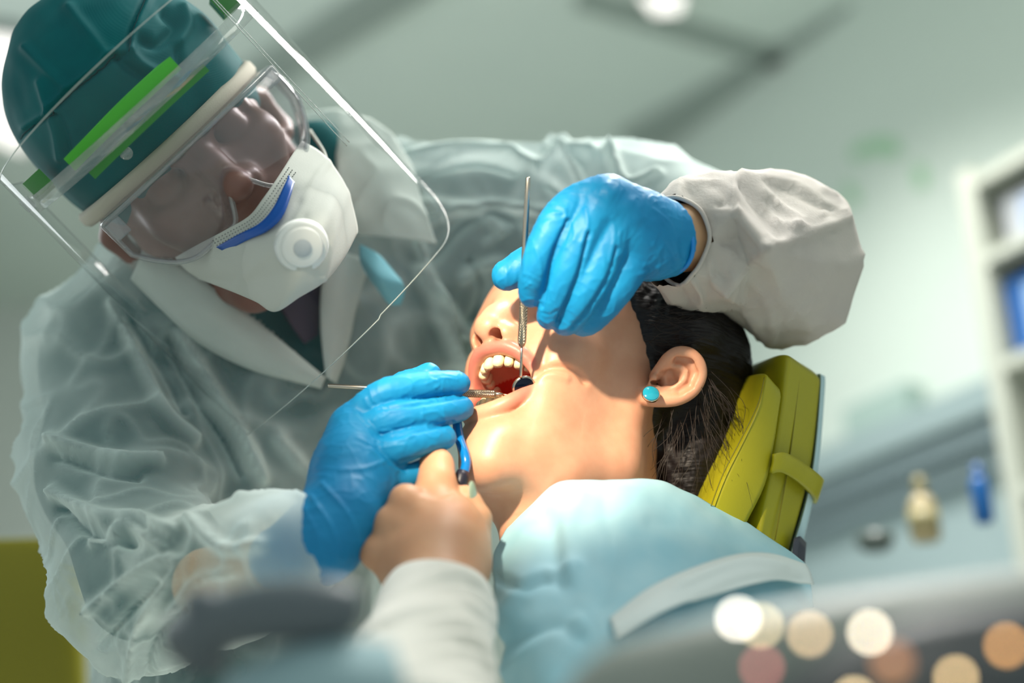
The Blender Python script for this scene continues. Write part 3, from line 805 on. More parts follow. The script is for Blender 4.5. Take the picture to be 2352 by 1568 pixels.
# ================================================================ hands: dentist's two gloved hands, assistant's bare hand
m_glove = mat('nitrile_glove', S(18, 132, 184), 0.5, bump=(300, 0.12, 0.0010), var=(40, S(10, 118, 172), 0.8), spec=0.35, sss=(0.06, (0.002, 0.004, 0.006)))
def glove_wrinkle(V, N, al):
    a = unit(al); p = np.array([-a[1], a[0]])
    q = V[:, :2]@p; t = V[:, :2]@a
    W = np.stack([q/6.5, t/24, V[:, 2]/9], -1); W = W+0.35*np.stack([noise(V/14), noise(V/14+7), noise(V/14+3)], -1)
    W2 = np.stack([q/22, t/9, V[:, 2]/12], -1)
    m_ = sstep(-.1, .35, noise(V/26+2))
    return V+N*(0.62*ridged(W)**4*(.35+.65*m_)+0.4*ridged(W2+4)**5*(1-m_)+0.14*noise(V/6))[:, None]
def hand1():
    h = Field((-30, 0, -70), (150, 125, 95), 1.15)
    # palm and back of the hand
    h.pc([(1340, 470, 44, 48), (1395, 470, 46, 54), (1450, 500, 42, 58)], 12)
    h.pc([(1395, 480, 38, 60), (1470, 525, 30, 72), (1535, 550, 22, 66)], 16)
    h.pc([(1450, 560, 34, 64), (1490, 580, 26, 56)], 14)
    h.pc([(1500, 548, 26, 78), (1570, 545, 14, 66), (1640, 540, 0, 60)], 14)
    # thumb, behind the handle
    h.pc([(1360, 560, 5, 46), (1270, 590, 2, 40), (1215, 610, 6, 38), (1165, 632, 10, 36)], 10)
    g = [None]*4
    ch = [[(1325, 470, 46, 46), (1285, 505, 52, 43), (1252, 560, 56, 38), (1232, 615, 54, 34), (1222, 655, 48, 30), (1219, 681, 42, 25)],
          [(1380, 470, 50, 48), (1340, 540, 56, 43), (1305, 620, 56, 40), (1278, 690, 48, 35), (1260, 728, 38, 28)],
          [(1425, 500, 46, 50), (1390, 580, 52, 45), (1350, 665, 52, 41), (1315, 725, 42, 33), (1296, 744, 36, 27)],
          [(1470, 545, 34, 48), (1445, 610, 42, 44), (1400, 680, 42, 40), (1358, 730, 36, 33), (1336, 745, 32, 27)]]
    for c in ch:
        q = Field((-30, 0, -70), (150, 125, 95), 1.15); q.pcs(c, 1.5)
        h.f = smin(h.f, q.f, 2.2)
    # cut off at the wrist
    n_ = unit([.80, .12, -.58]); p0 = cam(1546, 545, 20); h.plane(n_, float(n_@p0), 2)
    V, Fq = h.mesh(); V = relax(V, Fq, 2, 0.5); N = vnormals(V, Fq)
    V = glove_wrinkle(V, N, (-.38, -.92))
    R = [([(1240, 500), (1265, 490), (1290, 488)], 4, 0.7), ([(1268, 470), (1295, 480), (1300, 500)], 4, 0.8), ([(1300, 500), (1290, 530), (1280, 560)], 5, 0.9),
         ([(1345, 480), (1350, 520), (1335, 560)], 4, 0.8), ([(1405, 500), (1412, 540), (1400, 600)], 4, 0.8), ([(1425, 530), (1420, 570), (1405, 620)], 4, 0.6),
         ([(1230, 570), (1240, 600), (1244, 630)], 3.5, 0.7), ([(1210, 570), (1206, 600), (1204, 630)], 3.5, 0.6), ([(1290, 520), (1310, 500), (1320, 540), (1300, 570)], 4, 0.6),
         ([(1205, 660), (1220, 650), (1230, 665)], 3, 0.5), ([(1200, 690), (1222, 686), (1240, 692)], 3, 0.5), ([(1240, 732), (1258, 742), (1275, 734)], 3, 0.6), ([(1242, 718), (1262, 722), (1280, 712)], 3, -0.5),
         ([(1270, 748), (1290, 756), (1310, 748)], 3, 0.5),
         ([(1500, 480), (1535, 510), (1560, 560)], 4, 0.7), ([(1515, 500), (1545, 540), (1560, 590)], 4, 0.7), ([(1490, 520), (1530, 560), (1550, 600)], 4, -0.6), ([(1500, 560), (1515, 590), (1510, 620)], 4, 0.8),
         ([(1480, 610), (1500, 600), (1520, 570)], 4, 0.8), ([(1470, 630), (1495, 622), (1530, 600)], 4, 0.8), ([(1480, 640), (1520, 635), (1560, 615)], 4, 0.7),
         ([(1302, 505), (1272, 580), (1254, 650), (1243, 705)], 4.5, -2.6), ([(1352, 535), (1335, 610), (1308, 680), (1282, 738)], 4.5, -2.6), ([(1418, 570), (1395, 640), (1352, 710), (1316, 752)], 4.5, -2.2),
         ([(1388, 440), (1392, 432), (1398, 444)], 18, 2.4), ([(1448, 470), (1455, 480), (1462, 500)], 18, 2.6), ([(1320, 425), (1330, 420), (1340, 425)], 16, 1.5)]
    V = ridges(V, N, R)
    return h, V, Fq
H1 = hand1()
def hand2():
    lo, hi = (-190, -175, -30), (-20, 5, 130)
    h = Field(lo, hi, 1.15)
    h.pc([(812, 975, 40, 44), (818, 1040, 50, 58), (830, 1105, 56, 62)], 12)
    h.pc([(812, 1000, 44, 52), (800, 1090, 62, 76), (785, 1180, 84, 84), (735, 1245, 96, 84), (640, 1280, 88, 70)], 16)
    h.pc([(880, 1090, 52, 60), (830, 1140, 66, 70)], 14)
    h.pc([(870, 960, 18, 40), (930, 895, 8, 36), (985, 860, 4, 28)], 8)      # thumb behind
    ch = [[(812, 965, 40, 38), (880, 905, 44, 33), (965, 886, 36, 31), (1030, 880, 26, 28), (1055, 880, 22, 25)],
          [(815, 1000, 44, 42), (905, 962, 52, 37), (985, 950, 44, 33), (1045, 940, 30, 29), (1064, 936, 24, 24)],
          [(830, 1060, 52, 44), (915, 1030, 62, 37), (975, 1012, 54, 32), (1020, 1004, 42, 28)],
          [(850, 1115, 56, 40), (925, 1100, 58, 30), (985, 1075, 46, 26), (1012, 1062, 36, 24)]]
    for c in ch:
        q = Field(lo, hi, 1.15); q.pcs(c, 1.5); h.f = smin(h.f, q.f, 2.2)
    V, Fq = h.mesh(); V = relax(V, Fq, 2, 0.5); N = vnormals(V, Fq)
    V = glove_wrinkle(V, N, (.96, .25))
    R = [([(850, 895), (858, 920), (880, 935)], 4, 0.8), ([(838, 915), (850, 935), (880, 945)], 4, 0.7), ([(865, 935), (900, 942), (930, 935)], 4, 0.7), ([(820, 950), (860, 985), (900, 990)], 4, 0.8),
         ([(850, 970), (880, 1000), (930, 1005)], 4, -0.7), ([(860, 1010), (900, 1015), (950, 1000)], 4, 0.7), ([(820, 1005), (870, 1025), (930, 1020)], 4, 0.7), ([(850, 1030), (890, 1065), (925, 1085)], 4, 0.8),
         ([(880, 1040), (905, 1065), (930, 1080)], 4, -0.7), ([(990, 870), (1010, 880), (1000, 890)], 3, 0.6), ([(970, 950), (1000, 945), (1020, 958)], 3, 0.6), ([(980, 880), (1020, 868), (1050, 872)], 3, 0.5),
         ([(870, 940), (960, 928), (1065, 908)], 4, -2.0), ([(900, 1000), (960, 988), (1040, 970)], 4, -2.0), ([(925, 1060), (990, 1046), (1020, 1036)], 4, -1.8), ([(740, 1110), (800, 1180), (830, 1250)], 5, 0.8), ([(715, 1140), (760, 1210), (780, 1280)], 5, 0.8), ([(700, 1170), (730, 1230), (740, 1290)], 5, 0.7), ([(780, 1080), (840, 1075), (880, 1060)], 5, 0.7)]
    V = ridges(V, N, R)
    return h, V, Fq
H2 = hand2()
# assistant
m_skin2 = mat('assistant_skin', S(204, 156, 122), 0.5, bump=(700, 0.1, 0.0006), var=(40, S(196, 142, 108), 0.7), sss=(0.15, (0.010, 0.0045, 0.002)))
def hand3():
    h = Field((-115, -300, -20), (20, -65, 330), 1.5)
    h.pc([(1000, 1190, 78, 72), (1010, 1260, 92, 92), (1005, 1330, 108, 96)], 16)
    h.pc([(935, 1215, 84, 62), (930, 1280, 96, 74)], 14)
    h.pc([(1050, 1220, 78, 64), (1060, 1290, 96, 60)], 14)
    h.pc([(1000, 1320, 108, 104), (1000, 1420, 150, 104), (960, 1580, 240, 130), (930, 1700, 300, 150)], 14)
    h.pc([(1000, 1170, 72, 50), (1003, 1110, 64, 40), (1003, 1070, 52, 35), (1002, 1058, 46, 31)], 8)     # index finger
    for k in [[(960, 1190, 90, 46), (932, 1150, 88, 34), (950, 1160, 60, 30)], [(930, 1230, 98, 44), (894, 1205, 94, 34), (915, 1205, 62, 30)], [(905, 1280, 104, 42), (862, 1268, 100, 32), (890, 1260, 70, 28)]]:
        h.pc(k, 7)
    h.pc([(1085, 1240, 74, 44), (1098, 1190, 70, 28), (1080, 1150, 66, 22), (1070, 1130, 60, 17)], 6)       # thumb
    V, Fq = h.mesh(); V = relax(V, Fq, 2, 0.5); N = vnormals(V, Fq)
    V = ridges(V, N, [([(975, 1128), (1003, 1138), (1035, 1130)], 9, -0.7), ([(975, 1142), (1005, 1150), (1035, 1144)], 8, 0.6), ([(1090, 1160), (1105, 1180), (1108, 1200)], 7, -0.6), ([(940, 1170), (930, 1200), (905, 1215)], 16, -1.0)])
    return V, Fq
asst = thing('person', 'bare hand in a white ribbed sleeve holding the blue suction tube', 'person', wp(950, 1650, 260))
cmk('body', hand3(), m_skin2, asst)
m_nail = mat('sage_nail', S(150, 172, 152), 0.15, coat=0.6)
def ellip(c, A, r, nu=20, nv=12):
    V = []
    for i in range(nv+1):
        ph = -math.pi/2+math.pi*i/nv
        for j in range(nu):
            th = 2*math.pi*j/nu
            V.append(np.asarray(c)+A[0]*r[0]*math.cos(ph)*math.cos(th)+A[1]*r[1]*math.cos(ph)*math.sin(th)+A[2]*r[2]*math.sin(ph))
    F = [(i*nu+j, i*nu+(j+1) % nu, (i+1)*nu+(j+1) % nu, (i+1)*nu+j) for i in range(nv) for j in range(nu)]
    return np.array(V), F
az = unit([-0.12, 1, 0.1]); ax_ = unit(np.cross(az, [0.8, 0.1, 0.6])); ay = np.cross(az, ax_)
cmk('thumb_nail', ellip(cam(1086, 1134, 72), [ay, ax_, az], (1.6, 4.0, 8.6)), m_nail, asst)
# assistant's sleeve
m_slv = mat('white_knit', S(226, 224, 216), 0.8, bump=(900, 0.25, 0.0006), sheen=0.2)
h = Field((-150, -330, 60), (30, -110, 340), 2.0)
h.pc([(1004, 1375, 122, 122), (1000, 1420, 146, 134), (965, 1560, 220, 168), (930, 1720, 300, 200)], 10)
n_ = unit([0.10, 0.86, -0.50]); p0 = cam(1010, 1330, 120)
h.plane(n_, float(n_@p0), 3)
V, Fq = h.mesh(); V = relax(V, Fq, 1, 0.5); N_ = vnormals(V, Fq)
P = to_px(V)
R = []
for k, y in enumerate((1322, 1352, 1385, 1420, 1455, 1490, 1525, 1560)):
    R.append(([(870-14*k, y+70), (950-6*k, y+18), (1060, y-8+3*k), (1130+4*k, y+46)], 9, 2.6*(1 if k % 2 == 0 else .8)))
for k, y in enumerate((1338, 1404, 1438, 1472, 1508)):
    R.append(([(900-14*k, y+50), (1000, y+6), (1090, y+8), (1140, y+46)], 9, -2.6))
V = ridges(V, N_, R)
cmk('sleeve', (V, Fq), m_slv, asst)
# ---------------------------------------------------------------- instruments
m_chrome = mat('satin_steel', S(190, 182, 170), 0.22, metal=1.0)
m_knurl = mat('knurled_steel', S(176, 166, 148), 0.3, metal=1.0)
nt = m_knurl.node_tree; N = nt.nodes; L = nt.links
def knurl(m, rot, sc=1500):
    nt = m.node_tree; N = nt.nodes; L = nt.links
    tc = N.new('ShaderNodeTexCoord'); hs = []
    for s in (1, -1):
        mp = N.new('ShaderNodeMapping'); mp.inputs['Rotation'].default_value = (0, math.radians(38*s)+rot, 0)
        w = N.new('ShaderNodeTexWave'); w.inputs['Scale'].default_value = sc/5
        L.new(tc.outputs['Object'], mp.inputs[0]); L.new(mp.outputs[0], w.inputs[0]); hs.append(w)
    mx = N.new('ShaderNodeMath'); mx.operation = 'MAXIMUM'; L.new(hs[0].outputs['Fac'], mx.inputs[0]); L.new(hs[1].outputs['Fac'], mx.inputs[1])
    bp = N.new('ShaderNodeBump'); bp.inputs['Strength'].default_value = 0.9; bp.inputs['Distance'].default_value = 0.0008
    L.new(mx.outputs[0], bp.inputs['Height']); L.new(bp.outputs[0], N['Principled BSDF'].inputs['Normal'])
knurl(m_knurl, 0)
mir = thing('dental_mirror', 'round dental mirror on a knurled steel handle reaching into the mouth', 'dental mirror', wp(1198, 850, 20))
cmk('handle', tube([(1213, 407, 38, 4.6), (1213, 409, 38, 5.6), (1210, 470, 36, 6.2), (1206, 560, 33, 7.0), (1203, 640, 31, 8.0), (1203, 690, 30, 9.2)], 18), m_chrome, mir)
cmk('grip', tube([(1203.5, 688, 30, 9.6), (1199, 778, 27, 10.0), (1198.5, 786, 26.6, 9.6), (1198, 795, 26, 6.2)], 22), m_knurl, mir)
cmk('stem', tube([(1198, 794, 26, 3.2), (1197.5, 830, 23, 3.2), (1196, 862, 20, 3.2), (1197, 868, 18, 3.4)], 12), m_chrome, mir)
mn = unit([0.34, -0.42, 0.84])
rimr = cmk('rim', disc(1203, 888, 14, 8.4, mn, 1.8), m_chrome, mir)
cmk('glass', disc(1203.5, 888.5, 14.7, 7.2, mn, 1.4), mat('mirror_glass', S(40, 44, 60), 0.03, metal=1.0), mir)
prb = thing('dental_probe', 'thin steel probe with a knurled grip held level at the lower teeth', 'dental probe', wp(960, 895, 30))
cmk('handle', tube([(753, 886, 10, 4.0), (755, 886, 10, 5.2), (880, 892, 12, 5.6), (1000, 899, 14, 6.4), (1050, 902, 15, 8.0)], 16), m_chrome, prb)
m_k2 = m_knurl.copy(); m_k2.name = 'knurled_steel_level'
cmk('grip', tube([(1048, 902, 15, 9.2), (1136, 905, 14, 9.4)], 22), m_k2, prb)
cmk('ferrule', tube([(1136, 905, 14, 6.0), (1155, 906, 13, 4.4), (1156, 906, 13, 3.0)], 14), m_chrome, prb)
cmk('tip', tube([(1155, 906, 13, 2.6), (1176, 908, 11, 2.2), (1192, 906, 6, 1.4), (1200, 900, 0, 0.8)], 10), mat('copper_tip', S(190, 120, 96), 0.3, metal=1.0), prb)
m_blue = mat('blue_tube', S(10, 110, 180), 0.12, coat=0.6)
suc = thing('suction_tip', 'curved glossy blue suction tube with a black collar below the lower lip', 'suction tube', wp(1065, 1110, 50))
cmk('tube', tube([(1070, 905, 6, 9), (1052, 935, 12, 10), (1050, 970, 20, 11), (1056, 1010, 28, 11.5), (1068, 1045, 36, 11.5), (1070, 1070, 40, 11.5), (1060, 1100, 46, 11.5)], 16, 6), m_blue, suc)
cmk('collar', tube([(1064, 1084, 46, 15), (1060, 1096, 48, 17), (1056, 1110, 50, 17), (1050, 1124, 52, 15)], 18), mat('black_rubber', S(30, 30, 44), 0.4), suc)
cmk('hose', tube([(1054, 1118, 50, 11), (1045, 1160, 56, 12), (1040, 1230, 70, 13)], 12, 3), m_blue, suc)
# ================================================================ the dentist
Fd = unit([.37, -.10, .92]); Ud = np.array([-.72, .69, 0.]); Ud = unit(Ud-Fd*(Ud@Fd)); Nd = np.cross(Ud, Fd)
DH = Frame(cam(385, 328, -95)-35*Ud, [Fd, Nd, Ud])       # dentist's head: forward, his left, up
dl = lambda p: DH.out(np.asarray(p, float))
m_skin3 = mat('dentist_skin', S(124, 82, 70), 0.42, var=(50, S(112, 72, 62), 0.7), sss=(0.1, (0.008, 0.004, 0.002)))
attr_mix(m_skin3, 'brow', S(34, 26, 24), 0.6)
m_cap = mat('teal_cap_cloth', S(2, 94, 98), 0.75, var=(30, S(2, 84, 90), 0.8), spec=0.2)
nt = m_cap.node_tree; N = nt.nodes; L = nt.links        # twill ribs
tc = N.new('ShaderNodeTexCoord'); wv = N.new('ShaderNodeTexWave'); wv.inputs['Scale'].default_value = 300; wv.inputs['Distortion'].default_value = 0.6
mp = N.new('ShaderNodeMapping'); mp.inputs['Rotation'].default_value = (0.2, 0.5, 1.1)
bp = N.new('ShaderNodeBump'); bp.inputs['Strength'].default_value = 0.06; bp.inputs['Distance'].default_value = 0.0006
L.new(tc.outputs['Object'], mp.inputs[0]); L.new(mp.outputs[0], wv.inputs[0]); L.new(wv.outputs['Fac'], bp.inputs['Height']); L.new(bp.outputs[0], N['Principled BSDF'].inputs['Normal'])
m_scrub = mat('teal_scrubs', S(14, 88, 92), 0.8)
m_gown = sheer('sheer_gown', S(234, 247, 244), 0.20, 0.92, 0.35, var=(9, 0.14), bump=(500, 0.2, 0.001), fold=0.55)
m_gownw = sheer('gown_double', S(226, 234, 230), 0.82, 1.0, 0.35, var=(14, 0.08), bump=(500, 0.2, 0.001))
den = thing('person', 'masked dentist in teal cap and sheer gown bending over the open mouth', 'person', wp(560, 1560, -180))
f = Field((-100, -90, -170), (130, 90, 138), 1.8, DH)
f.ell((-2, 0, 44), (94, 76, 90), 6)
f.ell((44, 0, -10), (50, 58, 52), 14); f.sph((72, 0, -20), 30, 14)
for s in (1, -1):
    f.sph((64, 40*s, 0), 22, 14); f.cone((79, 6*s, 36), (60, 40*s, 34), 13, 12, 16)
    f.chain([(4, 56*s, -12, 16), (2, 52*s, -60, 17), (46, 36*s, -84, 15), (78, 12*s, -92, 15)], 14)
    f.ell((74, 32*s, 20), (15, 17, 9), 14, 'cut')
    f.sph((70, 32*s, 20), 13.5, 6)
    f.chain([(-10, 72*s, 20, 9), (-22, 80*s, 10, 9), (-16, 78*s, -18, 8), (-4, 74*s, -22, 7)], 5)
f.ell((50, 0, -70), (44, 46, 26), 14)
f.chain([(86, 0, 32, 8), (98, 0, 10, 9), (112, 0, -10, 12)], 8)
for s in (1, -1): f.ell((98, 13*s, -14), (12, 9, 10), 6)
f.chain([(-14, 0, -40, 50), (-34, 0, -90, 44), (-60, 0, -160, 42)], 18)
Vh, Fh = f.mesh(); Vh = relax(Vh, Fh, 7)
Lh = DH.inn(Vh)
brow = np.zeros(len(Vh))
for s in (1, -1):
    for p in catmull(np.array([(89, 12*s, 33), (86, 30*s, 38), (74, 48*s, 36)]), 20):
        brow = np.maximum(brow, sstep(9, 6, np.linalg.norm((Lh-p)*[.6, 1, 1.3], axis=1)))
fa = Field((30, -20, -180), (300, 140, 40), 2.2)           # bare wrist between glove and sleeve
fa.pc([(1500, 548, 15, 66), (1560, 546, 8, 71), (1640, 548, -12, 74), (1780, 580, -90, 80)], 10)
Va, Fa_ = fa.mesh()
fb = Field((-260, -260, -20), (-100, -80, 160), 3.0)
fb.pc([(760, 1215, 92, 58), (640, 1275, 86, 58), (480, 1340, 50, 84)], 10)
Vb, Fb_ = fb.mesh()
cmk('body', (Vh, Fh), m_skin3, den, attrs={'brow': brow})
m_skin4 = mat('wrist_skin', S(206, 164, 126), 0.5, sss=(0.1, (0.008, 0.004, 0.002)))
cmk('wrist', (Va, Fa_), m_skin4, den)
cmk('wrist', (Vb, Fb_), m_skin4, den)
# gloves
m_bead = mat('glove_bead', S(16, 128, 206), 0.35)
gl = cmk('glove', H1[1:], m_glove, den)
bead = camv(catmull(np.array([(1492, 462, 2), (1520, 458, 8), (1556, 478, 22), (1582, 520, 36), (1592, 566, 42), (1580, 606, 36), (1545, 630, 22), (1500, 636, 8), (1470, 600, -30), (1468, 520, -36), (1492, 462, 2)], float), 60))
cmk('cuff_bead', tube(np.c_[bead, np.full(60, 1.5)], 8, px=False), m_bead, gl)
cmk('glove', H2[1:], m_glove, den)
# cap: puffed cloth with seams and folds
f = Field((-125, -100, -20), (125, 100, 185), 1.5, DH)
f.ell((-6, 2, 70), (107, 87, 104), 6)
f.plane((0.28, 0, -1), -5, 4)
V, Fq = f.mesh(); V = relax(V, Fq, 1); N_ = vnormals(V, Fq); Lc = DH.inn(V)
V = V+N_*(4.5*noise(Lc/46)+2.0*noise(Lc/[26, 18, 40]+3))[:, None]
CR = R = [([(350, -40), (330, 0), (300, 70), (292, 120), (266, 128)], 5, -1.6), ([(362, -40), (342, 0), (312, 70), (302, 118)], 8, 1.6),
     ([(266, 126), (215, 170), (160, 215), (124, 250), (122, 262)], 5, -1.6), ([(262, 118), (208, 162), (154, 206), (118, 242)], 8, 1.6),
     ([(124, 262), (95, 278), (60, 302), (40, 330)], 5, -1.4), ([(120, 254), (90, 270), (54, 294)], 7, 1.2),
     ([(300, 118), (330, 150), (380, 175), (410, 178)], 12, 2.2), ([(270, 135), (310, 165), (350, 185)], 10, -2.0), ([(160, 20), (200, 70), (240, 120)], 14, 2.0), ([(60, 110), (110, 160), (160, 205)], 12, 1.8),
     ([(380, 30), (400, 60), (360, 100), (330, 90)], 14, -3.0), ([(420, 20), (430, 60), (410, 100)], 12, 2.6), ([(95, 190), (110, 240), (130, 300), (140, 360)], 12, 2.0), ([(130, 270), (150, 320), (160, 380)], 10, -1.8), ([(410, 110), (412, 150), (420, 190)], 10, -1.8)]
V = ridges(V, N_, [(p_, w_, a_*1.9) for p_, w_, a_ in R])
cap = cmk('cap', (V, Fq), m_cap, den)
def on_surf(V, N_, pts, off):
    ok = N_[:, 2] > 0.02; P_ = to_px(V)[ok]; Vz = V[ok]; Nz = N_[ok]; out = []
    for p in pts:
        d = ((P_-p[:2])**2).sum(1); i = np.argsort(d)[:4]
        out.append(np.r_[Vz[i].mean(0)+Nz[i].mean(0)*off, 0.55])
    return np.array(out)
m_thread = mat('cap_seam', S(2, 62, 68), 0.8)
N_ = vnormals(V, Fq)
for sm in ([(352, -40), (334, 0), (305, 70), (298, 118)], [(266, 126), (215, 170), (160, 215), (124, 250), (122, 262)], [(124, 262), (95, 278), (60, 302), (42, 326)]):
    cmk('seam', tube(on_surf(V, N_, smoothpoly(sm, 10), 0.1), 6, px=False), m_thread, cap)
# knotted tie of the cap hanging behind the cheek
f = Field((-190, 80, -260), (-90, 200, -120), 2.0)
f.pc([(700, 310, -190, 30), (735, 325, -190, 42), (765, 352, -190, 32), (775, 400, -185, 16), (768, 428, -180, 5)], 10)
V, Fq = f.mesh(); cmk('cap_tie', (V, Fq), m_cap, cap)
# ---------------------------------------------------------------- gown and scrubs from one field
g = Field((-420, -420, -420), (190, 170, 150), 3.4)
g.pc([(560, 760, -230, 200), (400, 790, -200, 190), (265, 835, -170, 168)], 60)
g.pc([(265, 835, -170, 168), (255, 1080, -100, 172), (335, 1330, -10, 178)], 40)
g.ell(cam(640, 980, -230), (110, 135, 95), 60)
g.pc([(560, 1050, -220, 300), (560, 1700, -190, 330)], 60)
g.pc([(620, 620, -270, 170), (780, 540, -280, 205), (1000, 492, -300, 222), (1160, 492, -300, 222), (1340, 515, -280, 205), (1450, 525, -240, 170), (1640, 580, -180, 120), (1800, 610, -120, 110)], 50)
g.pc([(860, 760, -270, 240), (1000, 700, -290, 200)], 60)
g.pc([(470, 655, -160, 140), (680, 630, -190, 130)], 40)
g.pc([(420, 640, -140, 110), (340, 640, -170, 110)], 30)
gs = g.copy()
g.pc([(335, 1350, 0, 176), (500, 1320, 60, 130), (620, 1275, 84, 106), (672, 1262, 94, 108)], 30)
V, Fq = gs.mesh(-11.0); V = relax(V, Fq, 1)
cmk('scrubs', (V, Fq), m_scrub, den)
V, Fq = g.mesh(); V = relax(V, Fq, 1); N_ = vnormals(V, Fq)
W = V+12*np.stack([noise(V/60), noise(V/60+9), noise(V/60+17)], -1)
r1 = ridged(W/[95, 55, 80])**3; r2 = ridged(W/[40, 60, 44]+4)**4
rt = sstep(600, 950, to_px(V)[:, 0])
V = V+N_*((6.0*r1+3.0*r2)*(1-.6*rt)+4.0*noise(V/52))[:, None]
R = [([(265, 700), (330, 860), (380, 960), (440, 1010)], 20, 9), ([(300, 740), (380, 850), (430, 940)], 16, -7), ([(420, 760), (480, 880), (560, 1010), (600, 1100)], 22, 10), ([(380, 780), (450, 900), (520, 1010), (560, 1090)], 16, -9),
     ([(120, 1010), (220, 1045), (300, 1060), (360, 1060)], 18, 9), ([(130, 1050), (240, 1080), (320, 1090)], 16, -6), ([(130, 1130), (230, 1190), (330, 1200), (400, 1225)], 20, 9), ([(140, 1170), (220, 1230), (300, 1245)], 16, -8),
     ([(220, 1250), (300, 1220), (380, 1260)], 14, 8), ([(210, 1400), (290, 1340), (380, 1290), (420, 1290)], 16, 9), ([(240, 1480), (300, 1400), (350, 1340)], 14, -8), ([(290, 1550), (320, 1450), (380, 1360), (410, 1320)], 14, 9), ([(340, 1568), (360, 1470), (420, 1400)], 14, -8),
     ([(640, 1010), (700, 1080), (740, 1120)], 24, 8), ([(940, 360), (1040, 340), (1150, 345), (1230, 380)], 16, 8), ([(930, 400), (1020, 380), (1100, 370), (1180, 390)], 16, -8), ([(970, 470), (1080, 480), (1150, 520)], 20, 8), ([(1000, 590), (1060, 520), (1130, 490), (1190, 520)], 18, -8),
     ([(1240, 390), (1290, 350), (1360, 350)], 16, 9), ([(1260, 420), (1300, 460), (1310, 520)], 16, -9), ([(1400, 350), (1420, 420), (1400, 470)], 14, 9), ([(1000, 680), (1040, 720), (1060, 760)], 16, 9), ([(960, 620), (1000, 720), (1040, 830)], 18, 10), ([(1080, 600), (1110, 660), (1090, 740)], 18, -8), ([(1060, 640), (1140, 600), (1180, 640)], 18, 7),
     ([(900, 335), (1000, 292), (1160, 278), (1300, 325)], 12, 7), ([(930, 420), (1050, 362), (1180, 352)], 10, 6), ([(960, 520), (1100, 470), (1250, 482)], 12, 6), ([(960, 560), (1010, 700), (1050, 850)], 14, 9), ([(1240, 300), (1330, 400), (1350, 490)], 12, 8), ([(1400, 340), (1440, 420), (1510, 400)], 12, 8), ([(1120, 560), (1180, 520), (1260, 540)], 14, 6), ([(1000, 660), (1050, 757), (1095, 757)], 12, 8), ([(440, 1200), (520, 1260), (600, 1250)], 20, 8), ([(400, 1400), (460, 1330), (540, 1310)], 14, 7)]
fold = 0.55*r1+0.35*r2
Pg = to_px(V)
for poly, w_, a_ in R:
    if a_ > 0: fold += (a_/10)*np.exp(-(polydist(Pg, smoothpoly(poly))/(w_*.55))**2)
right = sstep(650, 1000, Pg[:, 0])*sstep(900, 500, Pg[:, 1])
cuffz = sstep(440, 560, Pg[:, 0])*sstep(1100, 1160, Pg[:, 1])*sstep(-10, 40, V[:, 2]); fold = fold+0.6*cuffz
fold = np.clip(fold*(0.78-.2*right)+0.62*right, 0, 1)
R = [(p_, w_*.75, a_*1.25) for p_, w_, a_ in R]
V = ridges(V, N_, R)
# open neckline: drop the faces inside the V
P = to_px(V); N_ = vnormals(V, Fq)
def inpoly(P, poly):
    r = np.zeros(len(P), bool); n = len(poly)
    for i in range(n):
        (x1, y1), (x2, y2) = poly[i], poly[(i+1) % n]
        c = ((y1 > P[:, 1]) != (y2 > P[:, 1])) & (P[:, 0] < (x2-x1)*(P[:, 1]-y1)/((y2-y1) or 1e-9)+x1); r ^= c
    return r
kill = inpoly(P, [(330, 520), (480, 640), (620, 750), (747, 866), (736, 740), (750, 600), (740, 480)]) & (N_[:, 2] > 0.0)
Fg = Fq[~kill[Fq].any(1)]
gown = cmk('gown', (V, Fg), m_gown, den, attrs={'fold': fold})
def on_gown(pts, off):                 # lift (px,py) points onto the gown's front surface
    out = []
    front = N_[:, 2] > 0.1
    Pf, Zf = P[front], V[front, 2]
    for p in pts:
        d = ((Pf-np.array(p[:2]))**2).sum(1); i = np.argsort(d)[:6]; out.append((p[0], p[1], Zf[i].max()+off))
    return out
V1, F1 = patch([on_gown([(330, 560), (420, 610), (500, 668), (620, 762), (748, 868)], 9), on_gown([(318, 600), (400, 660), (480, 722), (600, 800), (742, 880)], 11), on_gown([(300, 640), (380, 720), (460, 790), (580, 850), (738, 892)], 5)], 40, 8)
o = cmk('lapel', (V1, F1), m_gownw, den); solid(o, 0.001)
V1, F1 = patch([on_gown([(760, 560), (738, 660), (736, 740), (740, 800), (748, 866)], 9), on_gown([(800, 580), (775, 680), (768, 750), (765, 810), (760, 872)], 12), on_gown([(850, 600), (820, 700), (805, 770), (790, 830), (772, 880)], 5)], 40, 8)
o = cmk('lapel', (V1, F1), m_gownw, den); solid(o, 0.001)
# raised collar flap on the far side of the face
V1, F1 = patch([[(690, 262, -220), (760, 252, -205), (850, 275, -190), (900, 310, -180), (945, 380, -172)],
                [(740, 330, -200), (790, 340, -175), (860, 370, -160), (920, 420, -155), (965, 455, -156)],
                [(770, 420, -185), (810, 430, -160), (870, 455, -146), (930, 490, -142), (985, 510, -146)],
                [(815, 538, -176), (850, 540, -155), (900, 546, -142), (955, 552, -138), (1003, 560, -142)]], 40, 40)
Nn = vnormals(V1, F1); V1 = V1+Nn*(2.5*ridged(V1/[30, 30, 40])**2)[:, None]
o = cmk('collar', (V1, F1), m_gownw, den); solid(o, 0.001)
V1, F1 = patch([on_gown([(640, 700), (690, 672), (738, 640)], -6), on_gown([(668, 745), (700, 725), (735, 700)], -6), on_gown([(700, 790), (715, 780), (730, 770)], -6)], 16, 10)
V1[:, 2] += 2
o = cmk('undershirt', (V1, F1), mat('plum_undershirt', S(58, 50, 68), 0.8), den); solid(o, 0.002)
